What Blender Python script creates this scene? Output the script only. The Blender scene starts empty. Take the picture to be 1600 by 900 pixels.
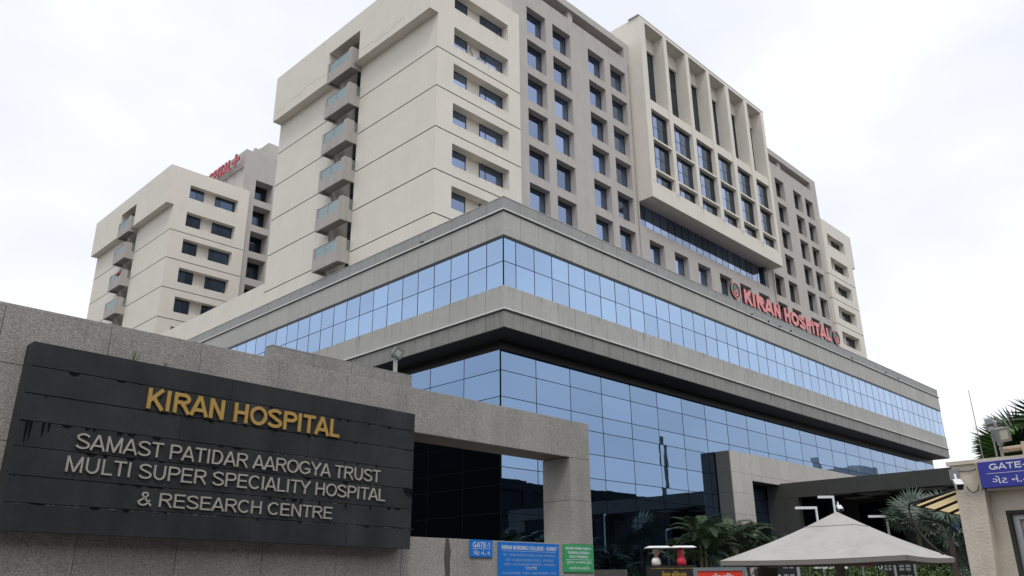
import bpy, math, random
from mathutils import Vector, Matrix, noise
R = math.radians
scene = bpy.context.scene
COL = scene.collection

# ------------------------------------------------------------------ camera
cam_d = bpy.data.cameras.new('camera')
cam = bpy.data.objects.new('camera', cam_d)
COL.objects.link(cam)
YAW, PITCH, ROLL, FPX = R(44.21548), R(20.23589), R(-0.57619), 1269.113
fw = Vector((math.cos(PITCH) * math.cos(YAW), math.cos(PITCH) * math.sin(YAW), math.sin(PITCH)))
rt = Vector((math.sin(YAW), -math.cos(YAW), 0))
dn = fw.cross(rt)
cr, sr = math.cos(ROLL), math.sin(ROLL)
ri = cr * rt - sr * dn
di = sr * rt + cr * dn
cam.matrix_world = Matrix(((ri.x, -di.x, -fw.x, 0), (ri.y, -di.y, -fw.y, 0), (ri.z, -di.z, -fw.z, 1.6), (0, 0, 0, 1)))
cam_d.sensor_width = 36.0
cam_d.lens = 36.0 * FPX / 1600.0
cam_d.clip_start = 0.05
cam_d.clip_end = 3000
scene.camera = cam

# ------------------------------------------------------------------ light
SUN_EL, SUN_AZ = R(58), R(236)          # direction towards the sun, measured from +x
world = bpy.data.worlds.new('World')
scene.world = world
world.use_nodes = True
wn, wl = world.node_tree.nodes, world.node_tree.links
bg = wn['Background']
sky = wn.new('ShaderNodeTexSky')
sky.sky_type = 'NISHITA'
sky.sun_disc = False
sky.sun_elevation = SUN_EL
sky.sun_rotation = R(90) - SUN_AZ
tc = wn.new('ShaderNodeTexCoord')
mp = wn.new('ShaderNodeMapping')
mp.inputs['Scale'].default_value = (1, 1, 1.9)
wl.new(tc.outputs['Generated'], mp.inputs['Vector'])
nz = wn.new('ShaderNodeTexNoise')
nz.inputs['Scale'].default_value = 2.1
nz.inputs['Detail'].default_value = 4
nz.inputs['Roughness'].default_value = 0.5
wl.new(mp.outputs[0], nz.inputs['Vector'])
cr_ = wn.new('ShaderNodeValToRGB')
cr_.color_ramp.elements[0].position = 0.40
cr_.color_ramp.elements[0].color = (8.7, 9.0, 9.75, 1)
cr_.color_ramp.elements[1].position = 0.66
cr_.color_ramp.elements[1].color = (10.9, 11.0, 11.3, 1)
wl.new(nz.outputs['Fac'], cr_.inputs['Fac'])
mx = wn.new('ShaderNodeMixRGB')
mx.inputs['Fac'].default_value = 0.93
wl.new(sky.outputs[0], mx.inputs['Color1'])
wl.new(cr_.outputs[0], mx.inputs['Color2'])
wl.new(mx.outputs[0], bg.inputs['Color'])
bg.inputs['Strength'].default_value = 0.1
sun_d = bpy.data.lights.new('sun', 'SUN')
sun_d.energy = 1.3
sun_d.angle = R(14)
sun_d.color = (1.0, 0.965, 0.9)
sun = bpy.data.objects.new('sun', sun_d)
COL.objects.link(sun)
sd = Vector((math.cos(SUN_EL) * math.cos(SUN_AZ), math.cos(SUN_EL) * math.sin(SUN_AZ), math.sin(SUN_EL)))
sun.rotation_euler = sd.to_track_quat('Z', 'Y').to_euler()
sun.location = (0, 0, 60)
scene.view_settings.view_transform = 'Standard'
scene.view_settings.look = 'None'
scene.view_settings.exposure = 0.09
scene.view_settings.gamma = 1.0

# ------------------------------------------------------------------ materials
MATS = {}
def mat(name, col, rough=0.8, metal=0.0, spec=0.5, noise=0.0, nscale=3.0, streak=0.0, bump=0.0, bscale=60, objvar=0.0,
        speck=None, stain=0.0, detail=4, alpha=1.0, stretch=(1, 1, 1), coat=0.0):
    """plain principled surface with colour mottling, rain streaks, specks and fine relief"""
    m = bpy.data.materials.new(name)
    m.use_nodes = True
    n, l = m.node_tree.nodes, m.node_tree.links
    b = n['Principled BSDF']
    b.inputs['Roughness'].default_value = rough
    b.inputs['Metallic'].default_value = metal
    b.inputs['Specular IOR Level'].default_value = spec
    b.inputs['Alpha'].default_value = alpha
    b.inputs['Coat Weight'].default_value = coat
    geo = n.new('ShaderNodeNewGeometry')
    pos = geo.outputs['Position']
    rgb = n.new('ShaderNodeRGB'); rgb.outputs[0].default_value = (*col, 1)
    cur = rgb.outputs[0]
    def mul(cur, fac_out, lo, hi, a=0.3, z=0.7):
        mr = n.new('ShaderNodeMapRange')
        mr.inputs['From Min'].default_value = a; mr.inputs['From Max'].default_value = z
        mr.inputs['To Min'].default_value = lo; mr.inputs['To Max'].default_value = hi
        l.new(fac_out, mr.inputs['Value'])
        mm = n.new('ShaderNodeVectorMath'); mm.operation = 'SCALE'
        l.new(cur, mm.inputs[0]); l.new(mr.outputs[0], mm.inputs['Scale'])
        return mm.outputs[0]
    def ntex(scale, det=4, vec=None, rough_=0.55):
        t = n.new('ShaderNodeTexNoise'); t.inputs['Scale'].default_value = scale
        t.inputs['Detail'].default_value = det; t.inputs['Roughness'].default_value = rough_
        l.new(vec or pos, t.inputs['Vector'])
        return t.outputs['Fac']
    if noise:
        cur = mul(cur, ntex(nscale, detail), 1 - noise, 1 + noise)
    if streak:
        mp_ = n.new('ShaderNodeMapping'); mp_.inputs['Scale'].default_value = (1.5, 1.5, 0.12)
        l.new(pos, mp_.inputs['Vector'])
        cur = mul(cur, ntex(1.6, 5, mp_.outputs[0], 0.65), 1 - streak, 1.0 + streak * .25, .32, .56)
    if stain:
        cur = mul(cur, ntex(0.9, 6, None, 0.7), 1 - stain, 1.0, .36, .52)
    if speck:
        sc_, amt = speck
        v = n.new('ShaderNodeTexVoronoi'); v.inputs['Scale'].default_value = sc_
        l.new(pos, v.inputs['Vector'])
        sep = n.new('ShaderNodeSeparateColor'); l.new(v.outputs['Color'], sep.inputs[0])
        cur = mul(cur, sep.outputs[0], 1 - amt, 1 + amt, 0.0, 1.0)
        cur = mul(cur, ntex(sc_ * .35, 2), 1 - amt * .55, 1 + amt * .55)
    if objvar:
        oi = n.new('ShaderNodeObjectInfo')
        cur = mul(cur, oi.outputs['Random'], 1 - objvar, 1 + objvar, 0, 1)
    l.new(cur, b.inputs['Base Color'])
    if bump:
        bp = n.new('ShaderNodeBump'); bp.inputs['Strength'].default_value = bump
        bp.inputs['Distance'].default_value = 0.01
        l.new(ntex(bscale, 4), bp.inputs['Height'])
        l.new(bp.outputs[0], b.inputs['Normal'])
    MATS[name] = m
    return m

beige = mat('cream_render', (0.715, 0.68, 0.612), 0.85, noise=0.03, nscale=0.6, streak=0.022, bump=0.25, bscale=25)
greyr = mat('grey_render', (0.47, 0.442, 0.418), 0.85, noise=0.05, nscale=0.8, streak=0.05, bump=0.25, bscale=25)
groovem = mat('groove_dark', (0.09, 0.085, 0.08), 0.9)
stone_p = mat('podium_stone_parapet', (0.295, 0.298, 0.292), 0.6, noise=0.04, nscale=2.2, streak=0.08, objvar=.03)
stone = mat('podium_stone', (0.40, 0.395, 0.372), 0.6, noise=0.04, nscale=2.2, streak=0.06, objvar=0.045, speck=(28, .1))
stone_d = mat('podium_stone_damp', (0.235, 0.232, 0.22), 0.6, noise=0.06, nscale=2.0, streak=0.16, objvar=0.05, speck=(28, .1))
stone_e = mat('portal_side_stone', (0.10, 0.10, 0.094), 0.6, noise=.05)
stone_j = mat('stone_joint', (0.06, 0.058, 0.054), 0.9)
ledge = mat('white_ledge', (0.72, 0.72, 0.70), 0.4)
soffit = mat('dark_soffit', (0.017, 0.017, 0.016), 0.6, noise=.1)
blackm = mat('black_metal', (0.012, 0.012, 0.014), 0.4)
frame_m = mat('window_frame_dark', (0.035, 0.037, 0.042), 0.4)
mullion_m = mat('mullion', (0.006, 0.007, 0.009), 0.95, spec=.02)
granite = mat('granite', (0.345, 0.33, 0.306), 0.65, noise=0.07, nscale=1.1, streak=0.13, objvar=0.06, speck=(165, .38), stain=.12, bump=.35, bscale=110)
granite2 = mat('granite_far', (0.29, 0.285, 0.268), 0.6, noise=0.06, nscale=2, streak=0.12, speck=(60, .2))
mortar = mat('mortar_dark', (0.045, 0.042, 0.038), 0.95)
slate = mat('black_slate', (0.0245, 0.028, 0.0305), 0.5, spec=.4, noise=0.3, nscale=2.2, streak=0.3, objvar=0.16, bump=.12, bscale=40)
slate_wet = mat('slate_wet', (0.002, 0.002, 0.0025), 0.6, spec=.15)
goldm = mat('gold_letter', (0.60, 0.385, 0.115), 0.38, metal=0.45, noise=.06, nscale=8)
steelm = mat('steel_letter', (0.50, 0.475, 0.42), 0.42, metal=0.35, noise=.06, nscale=8)
redm = mat('red_letter_face', (0.76, 0.26, 0.255), 0.45)
redside = mat('red_letter_side', (0.12, 0.02, 0.022), 0.5)
white_m = mat('white_paint', (0.75, 0.76, 0.77), 0.45)
black_p = mat('black_plastic', (0.014, 0.014, 0.015), 0.4)
green_m = mat('green_emblem', (0.03, 0.28, 0.17), 0.5)
greym = mat('grey_metal', (0.24, 0.25, 0.26), 0.45, metal=.3)
galv = mat('galvanised_steel', (0.45, 0.46, 0.46), 0.4, metal=.6)
canvas = mat('tent_canvas', (0.435, 0.42, 0.40), 0.9, noise=.05, nscale=1.5, stain=.12, bump=.8, bscale=2.5)
canvas_d = mat('tent_valance', (0.22, 0.2, 0.185), 0.9)
canopy_m = mat('canopy_stone', (0.052, 0.052, 0.048), 0.6, noise=.08, streak=.15)
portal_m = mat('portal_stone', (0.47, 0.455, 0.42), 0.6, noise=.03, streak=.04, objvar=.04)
cabinm = mat('cabin_plaster', (0.66, 0.595, 0.495), 0.9, noise=.07, nscale=5, streak=.12, bump=.9, bscale=38, stain=.14)
blue_s = mat('sign_blue', (0.006, 0.175, 0.64), 0.35)
navy_s = mat('sign_navy', (0.022, 0.03, 0.32), 0.35, noise=.06)
green_s = mat('sign_green', (0.035, 0.36, 0.13), 0.4)
red_s = mat('sign_red', (0.62, 0.045, 0.02), 0.4)
print_w = mat('print_white', (0.62, 0.68, 0.74), 0.5)
print_pale = mat('print_pale_blue', (0.24, 0.38, 0.58), 0.5)
leafd = mat('leaf_dark', (0.021, 0.046, 0.013), 0.5, noise=.35, nscale=4, objvar=.25)
leafl = mat('leaf_light', (0.12, 0.20, 0.045), 0.5, noise=.35, nscale=5, objvar=.2)
leafb = mat('leaf_blue_green', (0.10, 0.135, 0.105), 0.55, noise=.25, nscale=3, objvar=.2)
bark = mat('palm_bark', (0.13, 0.10, 0.075), 0.9, noise=.3, nscale=12)
woodm = mat('post_brown', (0.14, 0.105, 0.085), 0.7, noise=.1)
cream_s = mat('awning_cream', (0.70, 0.60, 0.42), 0.8)
_n, _l = cream_s.node_tree.nodes, cream_s.node_tree.links
_t = _n.new('ShaderNodeBsdfTranslucent'); _t.inputs[0].default_value = (.97, .88, .66, 1)
_m = _n.new('ShaderNodeMixShader'); _m.inputs[0].default_value = .75
_l.new(_n['Principled BSDF'].outputs[0], _m.inputs[1]); _l.new(_t.outputs[0], _m.inputs[2]); _l.new(_m.outputs[0], _n['Material Output'].inputs['Surface'])
brown_s = mat('awning_brown', (0.055, 0.022, 0.018), 0.8)
rubber = mat('cable_rubber', (0.012, 0.012, 0.012), 0.6)
skinm = mat('statue_skin', (0.34, 0.19, 0.12), 0.5)
whitec = mat('statue_white_cloth', (0.72, 0.71, 0.68), 0.7)
redc = mat('statue_red_cloth', (0.52, 0.02, 0.04), 0.6)
greyh = mat('statue_grey_hair', (0.33, 0.31, 0.27), 0.8)
asphalt = mat('asphalt', (0.05, 0.05, 0.05), 0.9, noise=.2, nscale=8)
paving = mat('paving', (0.22, 0.21, 0.195), 0.85, noise=.12, nscale=3)
earth = mat('earth', (0.12, 0.10, 0.075), 0.95, noise=.2, nscale=.5)
lens_m = mat('lamp_glass', (0.42, 0.44, 0.36), 0.15)
birdm = mat('pigeon_grey', (0.03, 0.03, 0.034), 0.7)
brownsof = mat('lintel_soffit', (0.13, 0.105, 0.085), 0.85, noise=.1)
offwall = mat('office_wall', (0.40, 0.43, 0.45), .85, noise=.08)

def glass(name, tint, rough=0.015, wav=0.0, var=0.05):
    m = bpy.data.materials.new(name); m.use_nodes = True
    n, l = m.node_tree.nodes, m.node_tree.links
    b = n['Principled BSDF']
    oi = n.new('ShaderNodeObjectInfo'); mr = n.new('ShaderNodeMapRange'); mr.inputs['To Min'].default_value = 1 - var; mr.inputs['To Max'].default_value = 1 + var
    l.new(oi.outputs['Random'], mr.inputs['Value'])
    vm = n.new('ShaderNodeVectorMath'); vm.operation = 'SCALE'; vm.inputs[0].default_value = tint
    l.new(mr.outputs[0], vm.inputs['Scale']); l.new(vm.outputs[0], b.inputs['Base Color'])
    b.inputs['Metallic'].default_value = 1.0
    b.inputs['Roughness'].default_value = rough
    if wav:
        g = n.new('ShaderNodeNewGeometry')
        t = n.new('ShaderNodeTexNoise'); t.inputs['Scale'].default_value = 0.9; t.inputs['Detail'].default_value = 1
        l.new(g.outputs['Position'], t.inputs['Vector'])
        bp = n.new('ShaderNodeBump'); bp.inputs['Strength'].default_value = wav; bp.inputs['Distance'].default_value = .05
        l.new(t.outputs['Fac'], bp.inputs['Height']); l.new(bp.outputs[0], b.inputs['Normal'])
    return m
glass_low = glass('mirror_glass_low', (0.195, 0.295, 0.45), 0.01, .018, .07)
glass_up = glass('mirror_glass_up', (0.325, 0.455, 0.65), 0.02, .02, .07)
glass_win = glass('window_glass', (0.235, 0.30, 0.44), 0.02, .03, .32)
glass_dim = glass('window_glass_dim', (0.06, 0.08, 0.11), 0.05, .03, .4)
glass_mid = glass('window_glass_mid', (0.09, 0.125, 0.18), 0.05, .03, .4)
def clear_glass():
    m = bpy.data.materials.new('balcony_glass'); m.use_nodes = True
    n, l = m.node_tree.nodes, m.node_tree.links
    out = n['Material Output']
    g = n.new('ShaderNodeBsdfGlossy'); g.inputs['Roughness'].default_value = .03; g.inputs['Color'].default_value = (.7, .85, .85, 1)
    t = n.new('ShaderNodeBsdfTransparent'); t.inputs['Color'].default_value = (.72, .84, .82, 1)
    mxx = n.new('ShaderNodeMixShader')
    fr = n.new('ShaderNodeFresnel'); fr.inputs['IOR'].default_value = 4.2
    l.new(fr.outputs[0], mxx.inputs[0]); l.new(t.outputs[0], mxx.inputs[1]); l.new(g.outputs[0], mxx.inputs[2])
    l.new(mxx.outputs[0], out.inputs['Surface'])
    return m
glass_bal = clear_glass()

# ------------------------------------------------------------------ helpers
class MB:
    def __init__(s): s.v = []; s.f = []; s.m = []
    def add(s, vs, fs, mi=0):
        o = len(s.v); s.v += [tuple(v) for v in vs]
        s.f += [tuple(i + o for i in f) for f in fs]; s.m += [mi] * len(fs)
        return s
    def box(s, x0, x1, y0, y1, z0, z1, mi=0):
        v = [(x, y, z) for z in (z0, z1) for y in (y0, y1) for x in (x0, x1)]
        return s.add(v, [(0, 2, 3, 1), (4, 5, 7, 6), (0, 1, 5, 4), (2, 6, 7, 3), (0, 4, 6, 2), (1, 3, 7, 5)], mi)
    def obox(s, M, x0, x1, y0, y1, z0, z1, mi=0):
        v = [M @ Vector((x, y, z)) for z in (z0, z1) for y in (y0, y1) for x in (x0, x1)]
        return s.add(v, [(0, 2, 3, 1), (4, 5, 7, 6), (0, 1, 5, 4), (2, 6, 7, 3), (0, 4, 6, 2), (1, 3, 7, 5)], mi)
    def bev(s, x0, x1, y0, y1, z0, z1, c=0.01, mi=0):
        """box with the four edges of its -y face chamfered"""
        v = [(x0, y1, z0), (x1, y1, z0), (x1, y1, z1), (x0, y1, z1), (x0, y0 + c, z0), (x1, y0 + c, z0), (x1, y0 + c, z1), (x0, y0 + c, z1),
             (x0 + c, y0, z0 + c), (x1 - c, y0, z0 + c), (x1 - c, y0, z1 - c), (x0 + c, y0, z1 - c)]
        f = [(0, 3, 2, 1), (0, 1, 5, 4), (1, 2, 6, 5), (2, 3, 7, 6), (3, 0, 4, 7), (4, 5, 9, 8), (5, 6, 10, 9), (6, 7, 11, 10), (7, 4, 8, 11), (8, 9, 10, 11)]
        return s.add(v, f, mi)
    def tube(s, pts, r, n=6, mi=0, cap=True):
        pts = [Vector(p) for p in pts]
        rs = r if isinstance(r, (list, tuple)) else [r] * len(pts)
        vs = []
        for i, p in enumerate(pts):
            d = (pts[min(i + 1, len(pts) - 1)] - pts[max(i - 1, 0)])
            if d.length < 1e-9: d = Vector((0, 0, 1))
            d.normalize()
            a = d.cross(Vector((0, 0, 1)))
            if a.length < 1e-3: a = Vector((1, 0, 0))
            a.normalize(); b = d.cross(a)
            for k in range(n):
                t = 2 * math.pi * k / n
                vs.append(p + a * math.cos(t) * rs[i] + b * math.sin(t) * rs[i])
        fs = []
        for i in range(len(pts) - 1):
            for k in range(n):
                k2 = (k + 1) % n
                fs.append((i * n + k, i * n + k2, (i + 1) * n + k2, (i + 1) * n + k))
        if cap:
            fs.append(tuple(range(n - 1, -1, -1))); fs.append(tuple((len(pts) - 1) * n + k for k in range(n)))
        return s.add(vs, fs, mi)
    def loft(s, rings, n=14, mi=0, M=None):
        """rings: (cx, cy, z, rx, ry)"""
        vs = []
        for cx, cy, z, rx, ry in rings:
            for k in range(n):
                t = 2 * math.pi * k / n
                p = Vector((cx + rx * math.cos(t), cy + ry * math.sin(t), z))
                vs.append(M @ p if M else p)
        fs = []
        for i in range(len(rings) - 1):
            for k in range(n):
                k2 = (k + 1) % n
                fs.append((i * n + k, i * n + k2, (i + 1) * n + k2, (i + 1) * n + k))
        fs.append(tuple(range(n - 1, -1, -1))); fs.append(tuple((len(rings) - 1) * n + k for k in range(n)))
        return s.add(vs, fs, mi)
    def mesh(s, name, mats):
        me = bpy.data.meshes.new(name)
        me.from_pydata(s.v, [], s.f)
        for m in (mats if isinstance(mats, (list, tuple)) else [mats]): me.materials.append(m)
        if any(s.m): me.polygons.foreach_set('material_index', s.m)
        me.update()
        return me
    def build(s, name, mats, parent=None, loc=None, rot=None, smooth=False):
        me = s.mesh(name, mats)
        if smooth: me.polygons.foreach_set('use_smooth', [True] * len(me.polygons))
        return put(name, me, parent, loc, rot)

def put(name, me, parent=None, loc=None, rot=None):
    o = bpy.data.objects.new(name, me)
    COL.objects.link(o)
    if parent is not None: o.parent = parent
    if loc is not None: o.location = loc
    if rot is not None: o.rotation_euler = rot
    return o
def tag(o, label=None, cat=None, group=None, kind=None):
    if label: o['label'] = label
    if cat: o['category'] = cat
    if group: o['group'] = group
    if kind: o['kind'] = kind
    return o
def thing(name, label, cat, loc=(0, 0, 0), rz=0, group=None):
    o = bpy.data.objects.new(name, None); COL.objects.link(o)
    o.empty_display_size = .3
    o.location = loc; o.rotation_euler = (0, 0, rz)
    return tag(o, label, cat, group)
def dup(root, loc=None, rz=None, label=None, group=None):
    r = root.copy(); COL.objects.link(r)
    if loc is not None: r.location = loc
    if rz is not None: r.rotation_euler = (0, 0, rz)
    if label: r['label'] = label
    if group: r['group'] = group
    def rec(a, b):
        for ch in list(a.children):
            if ch == r: continue
            c = ch.copy(); COL.objects.link(c); c.parent = b; rec(ch, c)
    rec(root, r)
    return r

def facade(mb, P0, U, N, u0, u1, z0, z1, ops, mi=0, gi=1):
    """wall face in the plane through P0 (u along U, z up, outward N) with pockets.
    ops: (ua, ub, za, zb, depth, back) ; back: None open, or material index of the back face"""
    U = Vector(U); N = Vector(N); P0 = Vector(P0)
    flip = U.cross(Vector((0, 0, 1))).dot(N) < 0
    def P(u, z, d=0): return P0 + U * u + Vector((0, 0, z)) - N * d
    def q(a, b, c, d, m):
        mb.add([a, b, c, d] if not flip else [d, c, b, a], [(0, 1, 2, 3)], m)
    us = sorted({u0, u1, *[o[0] for o in ops], *[o[1] for o in ops]})
    zs = sorted({z0, z1, *[o[2] for o in ops], *[o[3] for o in ops]})
    us = [u for u in us if u0 - 1e-6 <= u <= u1 + 1e-6]; zs = [z for z in zs if z0 - 1e-6 <= z <= z1 + 1e-6]
    for i in range(len(us) - 1):
        run = None
        for j in range(len(zs) - 1):
            uc, zc = (us[i] + us[i + 1]) / 2, (zs[j] + zs[j + 1]) / 2
            hit = any(o[0] < uc < o[1] and o[2] < zc < o[3] for o in ops)
            if not hit:
                q(P(us[i], zs[j]), P(us[i + 1], zs[j]), P(us[i + 1], zs[j + 1]), P(us[i], zs[j + 1]), mi)
    for ua, ub, za, zb, d, bk in ops:
        ua, ub, za, zb = max(ua, u0), min(ub, u1), max(za, z0), min(zb, z1)
        thin = (zb - za) < .12
        rm = gi if thin else mi
        q(P(ua, zb), P(ub, zb), P(ub, zb, d), P(ua, zb, d), rm)       # head (faces down)
        q(P(ua, za, d), P(ub, za, d), P(ub, za), P(ua, za), rm)
        if not (thin and ua <= u0 + 1e-6): q(P(ua, za), P(ua, zb), P(ua, zb, d), P(ua, za, d), rm)
        if not (thin and ub >= u1 - 1e-6): q(P(ub, za, d), P(ub, zb, d), P(ub, zb), P(ub, za), rm)
        if bk is not None: q(P(ua, za, d), P(ub, za, d), P(ub, zb, d), P(ua, zb, d), bk)

# window with frame and panes, local: x across, y=0 front plane of frame, z up from 0, looking -y
WIN = {}
def window(parent, x, y, z, w, h, cols=(1.0,), rows=(1.0,), gm=None, fr=.05, rz=0, dark_last=None):
    gm = gm or glass_win
    key = (round(w, 2), round(h, 2), cols, rows, gm.name, bool(dark_last))
    if key not in WIN:
        f = MB()
        f.box(0, fr, 0, .06, 0, h); f.box(w - fr, w, 0, .06, 0, h)
        f.box(fr, w - fr, 0, .06, 0, fr); f.box(fr, w - fr, 0, .06, h - fr, h)
        xs = [fr]; acc = 0
        for c in cols: acc += c; xs.append(fr + (w - 2 * fr) * acc / sum(cols))
        zs = [fr]; acc = 0
        for c in rows: acc += c; zs.append(fr + (h - 2 * fr) * acc / sum(rows))
        for xx in xs[1:-1]: f.box(xx - fr * .45, xx + fr * .45, .004, .058, fr, h - fr)
        for i in range(len(xs) - 1):
            for zz in zs[1:-1]:
                a = xs[i] + (fr * .45 if i else 0); b = xs[i + 1] - (fr * .45 if i < len(xs) - 2 else 0)
                f.box(a, b, .008, .055, zz - fr * .4, zz + fr * .4)
        panes = []
        for i in range(len(xs) - 1):
            p = MB(); p.box(xs[i], xs[i + 1], .03, .045, fr, h - fr); panes.append(p.mesh('pane', dark_last if dark_last and i == len(xs) - 2 else gm))
        WIN[key] = (f.mesh('window', frame_m), panes)
    fm, panes = WIN[key]
    o = put('window', fm, parent, (x, y, z), (0, 0, rz))
    for pm in panes:
        rr = random.uniform
        put('pane', pm, o, (0, 0, 0), (R(rr(-.12, .12)), 0, R(rr(-.15, .15))))
    return o

# ---- lettering: strokes of constant weight, plain grotesque capitals, cap height 1
def arc(cx, cy, rx, ry, a0, a1, n=10):
    return [(cx + rx * math.cos(R(a0 + (a1 - a0) * i / n)), cy + ry * math.sin(R(a0 + (a1 - a0) * i / n))) for i in range(n + 1)]
def glyph(c, t):
    h = t / 2; T = 1 - h
    G = {}
    if c == 'A': return .93, [[(.05, 0), (.465, 1)], [(.88, 0), (.465, 1)], [(.2, .3), (.73, .3)]]
    if c == 'B': return .92, [[(.1 + h, 0), (.1 + h, 1)], [(.1, T), (.5, T)] + arc(.5, .765, .26, .235 - h, 90, -90) + [(.1, .53)], [(.1, .53), (.52, .53)] + arc(.52, .265 + h / 2, .29, .265 - h / 2, 90, -90) + [(.1, h)]]
    if c == 'C': return 1.0, [arc(.52, .5, .42, .5 - h, 42, 318, 18)]
    if c == 'D': return 1.0, [[(.1 + h, 0), (.1 + h, 1)], [(.1, T), (.45, T)] + arc(.45, .5, .45 - h, .5 - h, 90, -90, 12) + [(.1, h)]]
    if c == 'E': return .93, [[(.1 + h, 0), (.1 + h, 1)], [(.1, T), (.84, T)], [(.1, .52), (.79, .52)], [(.1, h), (.86, h)]]
    if c == 'F': return .85, [[(.1 + h, 0), (.1 + h, 1)], [(.1, T), (.8, T)], [(.1, .5), (.7, .5)]]
    if c == 'G': return 1.08, [arc(.54, .5, .46, .5 - h, 42, 335, 18) + [(.96, .42)], [(.56, .42 + h * 0), (.98, .42)], [(.96, .42), (.96, .12)]]
    if c == 'H': return 1.0, [[(.1 + h, 0), (.1 + h, 1)], [(.9 - h, 0), (.9 - h, 1)], [(.1, .52), (.9, .52)]]
    if c == 'I': return .39, [[(.195, 0), (.195, 1)]]
    if c == 'J': return .7, [[(.55, 1), (.55, .3)] + arc(.32, .3, .23, .3 - h, 0, -170, 8)]
    if c == 'K': return .95, [[(.1 + h, 0), (.1 + h, 1)], [(.14, .33), (.82, 1)], [(.38, .56), (.88, 0)]]
    if c == 'L': return .78, [[(.1 + h, 0), (.1 + h, 1)], [(.1, h), (.75, h)]]
    if c == 'M': return 1.16, [[(.1 + h, 0), (.1 + h, 1)], [(1.06 - h, 0), (1.06 - h, 1)], [(.1 + h, 1), (.58, .02)], [(1.06 - h, 1), (.58, .02)]]
    if c == 'N': return 1.0, [[(.1 + h, 0), (.1 + h, 1)], [(.9 - h, 0), (.9 - h, 1)], [(.1 + h, .98), (.9 - h, .02)]]
    if c == 'O': return 1.08, [arc(.54, .5, .48 - h * .6, .5 - h, 90, 450, 24)]
    if c == 'P': return .93, [[(.1 + h, 0), (.1 + h, 1)], [(.1, T), (.55, T)] + arc(.55, .715, .29, .285 - h, 90, -90, 10) + [(.1, .43 + h)]]
    if c == 'R': return 1.0, [[(.1 + h, 0), (.1 + h, 1)], [(.1, T), (.58, T)] + arc(.58, .725, .28, .275 - h, 90, -90, 10) + [(.1, .45 + h)], [(.5, .47), (.64, .38), (.92, 0)]]
    if c == 'S': return .93, [arc(.46, .745, .34, .255 - h, 14, 238, 12) + arc(.465, .265, .375, .265 - h, 62, -168, 12)]
    if c == 'T': return .85, [[(.425, 0), (.425, 1)], [(.03, T), (.82, T)]]
    if c == 'U': return 1.0, [[(.1 + h, 1), (.1 + h, .38)] + arc(.5, .38, .4 - h, .38 - h, 180, 360, 14) + [(.9 - h, 1)]]
    if c == 'V': return .93, [[(.05, 1), (.465, 0)], [(.88, 1), (.465, 0)]]
    if c == 'W': return 1.3, [[(.04, 1), (.33, 0)], [(.33, 0), (.65, 1)], [(.65, 1), (.97, 0)], [(.97, 0), (1.26, 1)]]
    if c == 'Y': return .93, [[(.465, 0), (.465, .43)], [(.05, 1), (.465, .42)], [(.88, 1), (.465, .42)]]
    if c == '&': return .95, [[(.9, .02), (.36, .66)] + arc(.45, .8, .17, .2 - h, 215, -40, 10) + [(.5, .6), (.22, .42)] + arc(.36, .24, .28, .24 - h, 130, 330, 12) + [(.8, .42)]]
    if c == '-': return .5, [[(.08, .4), (.42, .4)]]
    if c == '1': return .6, [[(.36, 0), (.36, 1)], [(.36, .98), (.14, .78)]]
    if c == ',': return .35, [[(.17, .12), (.17, -.12)]]
    if c == '.': return .3, [[(.15, 0), (.15, .13)]]
    if c == ':': return .35, [[(.17, .1), (.17, .25)], [(.17, .55), (.17, .7)]]
    if c == '+': return 1.0, [[(.5, 0), (.5, 1)], [(.05, .5), (.95, .5)]]
    return .39, []
def ribbon(mb, pts, t, d, k, mi=0):
    """extruded ribbon in the xz plane, front at y=-d (slightly different per stroke so no faces coincide)"""
    pts = [p for i, p in enumerate(pts) if i == 0 or math.dist(p, pts[i - 1]) > 1e-4]
    n = len(pts); closed = n > 3 and math.dist(pts[0], pts[-1]) < 1e-3
    L, Rr = [], []
    for i in range(n):
        a = pts[i - 1] if i > 0 else (pts[-2] if closed else None)
        b = pts[i + 1] if i < n - 1 else (pts[1] if closed else None)
        d1 = Vector((pts[i][0] - a[0], pts[i][1] - a[1])).normalized() if a else None
        d2 = Vector((b[0] - pts[i][0], b[1] - pts[i][1])).normalized() if b else None
        if d1 is None: d1 = d2
        if d2 is None: d2 = d1
        m = d1 + d2
        if m.length < .2: m = d2
        m.normalize()
        nn = Vector((-m.y, m.x)); s = min(1.0 / max(nn.dot(Vector((-d1.y, d1.x))), .4), 1.6)
        L.append((pts[i][0] + nn.x * t / 2 * s, pts[i][1] + nn.y * t / 2 * s))
        Rr.append((pts[i][0] - nn.x * t / 2 * s, pts[i][1] - nn.y * t / 2 * s))
    y0, y1 = -d - k, 0
    vs = []
    for i in range(n):
        vs += [(L[i][0], y0, L[i][1]), (Rr[i][0], y0, Rr[i][1]), (L[i][0], y1, L[i][1]), (Rr[i][0], y1, Rr[i][1])]
    fr, sd_ = [], []
    for i in range(n - 1):
        a, b = i * 4, i * 4 + 4
        fr.append((a, a + 1, b + 1, b))
        sd_ += [(a, b, b + 2, a + 2), (a + 1, a + 3, b + 3, b + 1)]
    if not closed:
        sd_ += [(0, 2, 3, 1), ((n - 1) * 4, (n - 1) * 4 + 1, (n - 1) * 4 + 3, (n - 1) * 4 + 2)]
    o = len(mb.v); mb.v += vs
    mb.f += [tuple(i + o for i in f) for f in fr]; mb.m += [mi] * len(fr)
    mb.f += [tuple(i + o for i in f) for f in sd_]; mb.m += [1 if mi == 0 and mb.two else mi] * len(sd_)
def text_w(s, t): return sum(glyph(c, t)[0] for c in s)
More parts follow.
